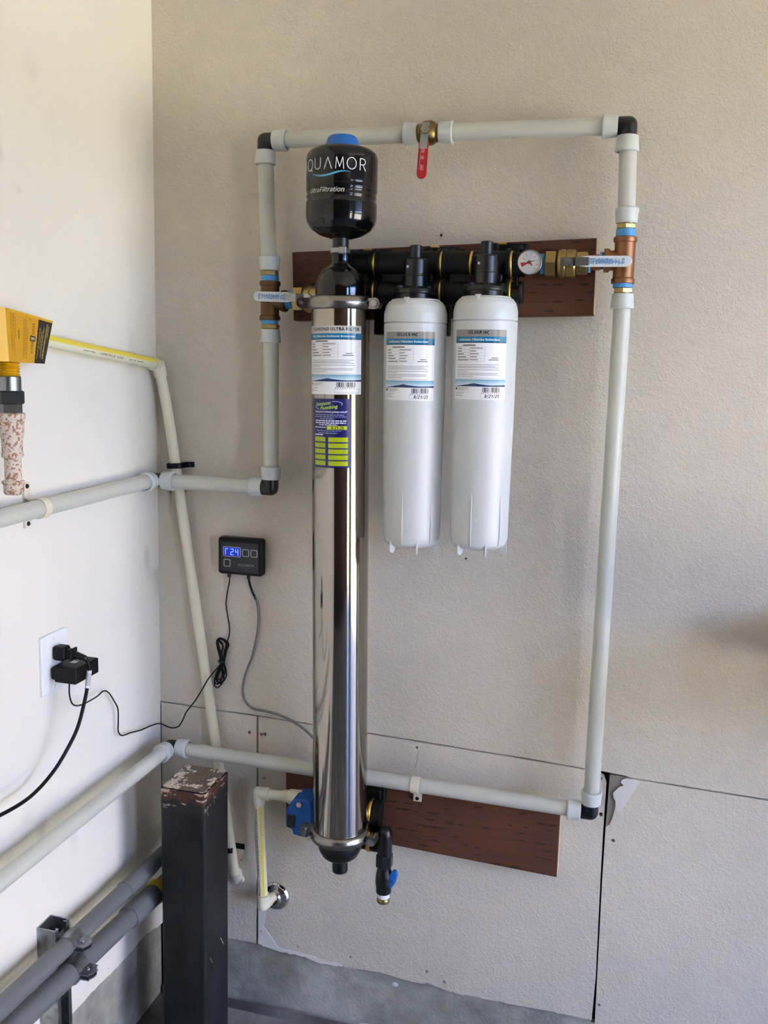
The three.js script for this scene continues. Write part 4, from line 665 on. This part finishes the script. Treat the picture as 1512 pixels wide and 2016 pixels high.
// ---------- gas shut-off with yellow shield ----------
{
  const x = 0.055, zp = 0.573, t = thing('gas_valve_shield', 'yellow and black plastic shield box at the end of the striped cream pipe', 'shield', V(x, 1.59, zp));
  // walls of the box: an outward panel facing the room and a side towards the corner
  const P = { A: V(0.085, 1.6665, 0.617), B: V(0.045, 1.655, 0.439), C: V(0.045, 1.5815, 0.466), D: V(0.085, 1.5845, 0.612) };
  const solid = (pts, depthDir) => { const n = pts.length, back = pts.map((p) => p.clone().add(depthDir)), pos = [], uv = [];
    const tri = (a, b, c, ua, ub, uc) => { for (const p of [a, b, c]) pos.push(p.x, p.y, p.z); for (const q of [ua, ub, uc]) uv.push(...q); };
    const U = [[0, 1], [1, 1], [1, 0], [0, 0]];
    const N = 10, at = (u, v) => pts[0].clone().lerp(pts[1], u).lerp(pts[3].clone().lerp(pts[2], u), v);
    for (let i = 0; i < N; i++) for (let j = 0; j < N; j++) { const [u0, u1, v0, v1] = [i / N, (i + 1) / N, j / N, (j + 1) / N]; tri(at(u0, v0), at(u0, v1), at(u1, v1), [u0, 1 - v0], [u0, 1 - v1], [u1, 1 - v1]); tri(at(u0, v0), at(u1, v1), at(u1, v0), [u0, 1 - v0], [u1, 1 - v1], [u1, 1 - v0]); }
    tri(back[0], back[1], back[2], [0.1, 0.5], [0.1, 0.5], [0.1, 0.5]); tri(back[0], back[2], back[3], [0.1, 0.5], [0.1, 0.5], [0.1, 0.5]);
    for (let i = 0; i < n; i++) { const j = (i + 1) % n; const e = i === 1 ? [0.95, 0.5] : [0.1, 0.5]; tri(pts[i], pts[j], back[j], e, e, e); tri(pts[i], back[j], back[i], e, e, e); }
    const g = new THREE.BufferGeometry(); g.setAttribute('position', new THREE.Float32BufferAttribute(pos, 3)); g.setAttribute('uv', new THREE.Float32BufferAttribute(uv, 2)); g.computeVertexNormals(); return g; };
  const art = drawn(1024, 1024, (g, w, h) => {
    g.fillStyle = '#d39a10'; g.fillRect(0, 0, w, h); g.fillStyle = '#17120a'; g.fillRect(700, 0, 324, h);
    g.fillStyle = '#7a4c08'; for (const [x, y0, y1] of [[90, 60, 820], [120, 90, 700], [150, 60, 880], [185, 120, 520], [370, 150, 930], [400, 120, 900], [430, 150, 860], [462, 300, 930]]) { let y = y0, q = x; while (y < y1) { q = (q * 48271) % 2147483647; const l = 20 + (q % 60); g.fillRect(x, y, 11, l); y += l + 12; } }
    g.fillStyle = '#5a2c08'; g.fillRect(255, 380, 22, 170); g.fillRect(270, 330, 10, 36); g.fillRect(505, 90, 26, 26);
    g.fillStyle = '#b39b4a'; for (const [x, y0, y1, ww] of [[750, 240, 900, 18], [800, 300, 640, 18], [840, 200, 880, 18], [900, 120, 930, 30], [945, 160, 420, 22]]) { let y = y0, q = x; while (y < y1) { q = (q * 48271) % 2147483647; const l = 26 + (q % 60); g.fillRect(x, y, ww, l); y += l + 14; } }
    g.save(); g.translate(600, 500); g.rotate(Math.PI / 2); g.textAlign = 'center'; g.textBaseline = 'middle'; g.fillStyle = '#1d1408'; g.font = 'bold 84px serif'; g.fillText('SAFETY', -205, 0, 260); g.fillText('HIELD', 190, 0, 260); g.fillRect(-62, -68, 118, 136); g.fillStyle = '#f1efe6'; g.font = 'bold 120px serif'; g.fillText('S', -3, 4); g.restore();
  });
  part('front_panel', solid([P.A, P.B, P.C, P.D], V(-0.012, 0, -0.012)), printed(art, 0.3), t, 'yellow and black printed panel');
  const E = V(0.045, 1.667, 0.70), F = V(0.05, 1.5845, 0.69);
  part('side_panel', solid([E, P.A, P.D, F], V(-0.01, 0, 0)), M.yellow, t);
  part('top_panel', solid([V(0.03, 1.6665, 0.69), V(0.02, 1.655, 0.445), P.B, P.A].map((p) => p.clone()), V(0, -0.004, 0)), M.yellow, t);
  part('threaded_neck', [toCreasedNormals(turn(Array.from({ length: 15 }, (_, i) => [i % 2 ? 0.0135 : 0.0172, -0.028 + i * 0.0023]).concat([[0, 0.006]]), V(x, 1.587, zp), Y, 36), 0.6)], M.yellow, t, 'yellow threaded neck');
  const v = thing('pipe_union', 'shiny steel union nut under the yellow shield', 'union', V(x, 1.54, zp));
  part('sleeve', turn(soft([[0, 1.5375], [0.0175, 1.5375], [0.0175, 1.561], [0.015, 1.562], [0, 1.562]], 0.001), V(x, 0, zp), Y, 36), M.zinc, v);
  part('hexagon', hexNut(V(x, 1.517, zp), V(x, 1.5385, zp), 0.0215, 0.002), metal('#5b5e62', 0.4), v);
  part('lower_hexagon', hexNut(V(x, 1.5015, zp), V(x, 1.518, zp), 0.0178, 0.002), M.zinc, v);
  const r = thing('rusty_pipe', 'pale rust-speckled pipe with reducer hanging under the steel union', 'pipe', V(x, 1.43, zp));
  part('reducer', roundUV(turn(soft([[0, 0.0], [0.017, 0], [0.0175, 0.002], [0.0172, 0.008], [0.0162, 0.01], [0.017, 0.03], [0.019, 0.042], [0.0205, 0.062], [0.0222, 0.063], [0.0222, 0.0715], [0.018, 0.0725], [0, 0.0725]], 0.0015), V(x, 1.4305, zp), Y, 40), x, zp, 0.02), M.rust, r);
  part('tube', roundUV(rod(V(x, 1.388, zp), V(x, 1.4325, zp), 0.0132), x, zp, 0.014), M.rust, r);
  part('end_cap', roundUV(turn(soft([[0, 0], [0.0135, 0.0], [0.0158, 0.004], [0.0165, 0.018], [0.0182, 0.0185], [0.0182, 0.0225], [0.014, 0.0235], [0, 0.0235]], 0.0012), V(x, 1.3695, zp), Y, 40), x, zp, 0.016), M.rust, r);
}

// ---------- strut channel and conduits ----------
{
  const t = thing('strut_channel', 'galvanised steel strut channel standing against the side wall', 'channel', V(0.02, FY, 0.463));
  const z0 = 0.4395, z1 = 0.484, p = 0.0028;
  const prof = [[0, z0], [0.041, z0], [0.041, z0 + 0.0105], [0.0345, z0 + 0.0105], [0.0345, z0 + 0.0082], [0.0382, z0 + 0.0082], [0.0382, z0 + p], [p, z0 + p], [p, z1 - p], [0.0382, z1 - p], [0.0382, z1 - 0.0082], [0.0345, z1 - 0.0082], [0.0345, z1 - 0.0105], [0.041, z1 - 0.0105], [0.041, z1], [0, z1]];
  part('channel', new THREE.ExtrudeGeometry(shapeOf(prof.map(([x, z]) => [x, -z])), { depth: 0.525 - FY, bevelEnabled: false }).rotateX(-Math.PI / 2).translate(0, FY, 0), M.galv, t);
}
function conduit(label, a, b, r, more) {
  const t = thing('conduit', label, 'conduit', a);
  part('tube', rod(a, b, r, 44), M.conduit, t);
  more(t);
  return t;
}
const upA = V(0.058, 0.4738, 0.02), upB = V(0.058, 0.523, 1.1), loA = V(0.064, 0.4005, 0.02), loB = V(0.064, 0.492, 1.1);
const upAt = (z) => upA.clone().lerp(upB, (z - upA.z) / 1.08), loAt = (z) => loA.clone().lerp(loB, (z - loA.z) / 1.08);
conduit('grey conduit on the side wall, the upper and thinner of two', upA, upB, 0.0178, (t) => part('coupling', rod(upAt(0.155), upAt(0.27), 0.0192, 44), M.conduit, t));
conduit('grey conduit on the side wall, the lower and thicker of two', loA, loB, 0.0212, (t) => {
  part('coupling', [turn(soft([[0.0, 0], [0.0245, 0], [0.0245, 0.105], [0.0, 0.105]], 0.0015), loAt(0.162), loB.clone().sub(loA), 44)], M.conduit, t);
  part('warning_tape', [turn(soft([[0.021, 0], [0.0258, 0.002], [0.0258, 0.022], [0.021, 0.024]], 0.001), loAt(0.135), loB.clone().sub(loA), 40)], M.yellowTag, t, 'bright yellow band');
});
function conduitClamp(label, c, r) {
  const t = thing('conduit_clamp', label, 'clamp', c), z = c.z, h = 0.017;
  for (const s of [1, -1]) {               // two half straps that meet at the bolt
    const o = [], i = [], n = 18;
    for (let k = 0; k <= n; k++) { const a = s * (Math.PI * 0.93 - (k / n) * Math.PI * 0.86); o.push([c.x + Math.cos(a) * (r + 0.0022), c.y + Math.sin(a) * (r + 0.0022)]); i.push([c.x + Math.cos(a) * r, c.y + Math.sin(a) * r]); }
    const e = c.x + r;
    const pts = [[c.x - r - 0.008, c.y + s * 0.012], ...o, [e + 0.003, c.y + s * 0.0062], [e + 0.02, c.y + s * 0.0058], [e + 0.02, c.y + s * 0.0036], [e, c.y + s * 0.0038], ...i.reverse(), [c.x - r - 0.008, c.y + s * 0.008]];
    part('half_strap', plate(s > 0 ? pts : pts, 0.034, 0).translate(0, 0, z - h), M.galv, t);
    part('ear', [new THREE.CylinderGeometry(0.017, 0.017, 0.0024, 28).translate(e + 0.008, c.y + s * 0.0047, z)], M.galv, t);
  }
  const e = c.x + r + 0.0085;
  part('bolt', [rod(V(e, c.y - 0.018, z), V(e, c.y + 0.012, z), 0.0027, 14), turn(soft([[0, 0], [0.0055, 0], [0.005, 0.003], [0, 0.0042]], 0.0008), V(e, c.y + 0.0062, z), Y, 20)], M.zinc, t);
  part('nut', hexNut(V(e, c.y - 0.011, z), V(e, c.y - 0.006, z), 0.0058), M.zinc, t);
}
conduitClamp('galvanised clamp holding the upper conduit to the strut', upAt(0.462), 0.0178);
conduitClamp('galvanised clamp holding the lower conduit to the strut', loAt(0.462), 0.0212);

// ---------- steel post ----------
{
  const x0 = 0.1125, x1 = 0.217, z0 = 0.0935, z1 = 0.213, h = 0.7, r = 0.008;
  const t = thing('steel_post', 'square dark steel post with a rusty scraped top, standing on the floor by the corner', 'post', V((x0 + x1) / 2, FY, (z0 + z1) / 2));
  const rr = (q, e) => { const s = new THREE.Shape(), a = x0 + e, b = x1 - e, c = -(z1 - e), d = -(z0 + e); s.moveTo(a + q, c); s.lineTo(b - q, c); s.absarc(b - q, c + q, q, -Math.PI / 2, 0); s.lineTo(b, d - q); s.absarc(b - q, d - q, q, 0, Math.PI / 2); s.lineTo(a + q, d); s.absarc(a + q, d - q, q, Math.PI / 2, Math.PI); s.lineTo(a, c + q); s.absarc(a + q, c + q, q, Math.PI, Math.PI * 1.5); return s; };
  part('shaft', new THREE.ExtrudeGeometry(rr(r, 0), { depth: h - FY - 0.004, bevelEnabled: false, curveSegments: 6 }).rotateX(-Math.PI / 2).translate(0, FY, 0), M.post, t);
  const capMap = dataMap(512, (i) => { const k = THREE.MathUtils.smoothstep(nB[i] * 0.35 + nC[i] * 0.65, 0.55, 0.6), s = 0.75 + 0.5 * nA[i]; return [(104 * (1 - k) + 205 * k) * s, (92 * (1 - k) + 190 * k) * s, (76 * (1 - k) + 172 * k) * s]; }, true, 6);
  const edgeMap = dataMap(512, (i, x, y) => { const t = y / 512, r = 1 - THREE.MathUtils.smoothstep(t * 1.5 + (nC[i] - 0.5) * 1.1 + (nB[i] - 0.5) * 0.4, 0.35, 0.85), k = THREE.MathUtils.smoothstep(nB[i] * 0.3 + nC[i] * 0.7 - t * 0.35, 0.5, 0.55), s = 0.75 + 0.4 * nA[i], f = (d, q, w) => ((d * (1 - r) + q * r) * (1 - k) + w * k) * s; return [f(40, 84, 190), f(40, 52, 166), f(42, 38, 146)]; }, true, 6, 1 / 0.05); edgeMap.offset.y = 0;
  part('rusty_collar', new THREE.ExtrudeGeometry(rr(r, -0.0003), { depth: 0.047, bevelEnabled: false, curveSegments: 6 }).rotateX(-Math.PI / 2).translate(0, h - 0.0485, 0), std('#ffffff', 0.6, { map: edgeMap, metalness: 0.3, bumpMap: roughBump, bumpScale: 0.0006 }), t, 'rust brown top with flaking pale paint');
  part('top_plate', new THREE.ExtrudeGeometry(rr(r * 0.6, 0.004), { depth: 0.0015, bevelEnabled: false, curveSegments: 6 }).rotateX(-Math.PI / 2).translate(0, h, 0), std('#ffffff', 0.75, { map: capMap, bumpMap: roughBump, bumpScale: 0.0012 }), t, 'scraped top plate with flaking paint');
  for (const [y, z, l] of [[0.655, 0.200, 0.02], [0.672, 0.17, 0.03], [0.30, 0.185, 0.022], [0.31, 0.13, 0.03]]) part('scratch', new THREE.BoxGeometry(0.0004, l, 0.0018).rotateX(y > 0.5 ? 0.2 : 0.55).translate(x1 + 0.0001, y, z), std('#9a8f84', 0.7), t, 'pale scrape');
}

renderer.render(scene, camera);
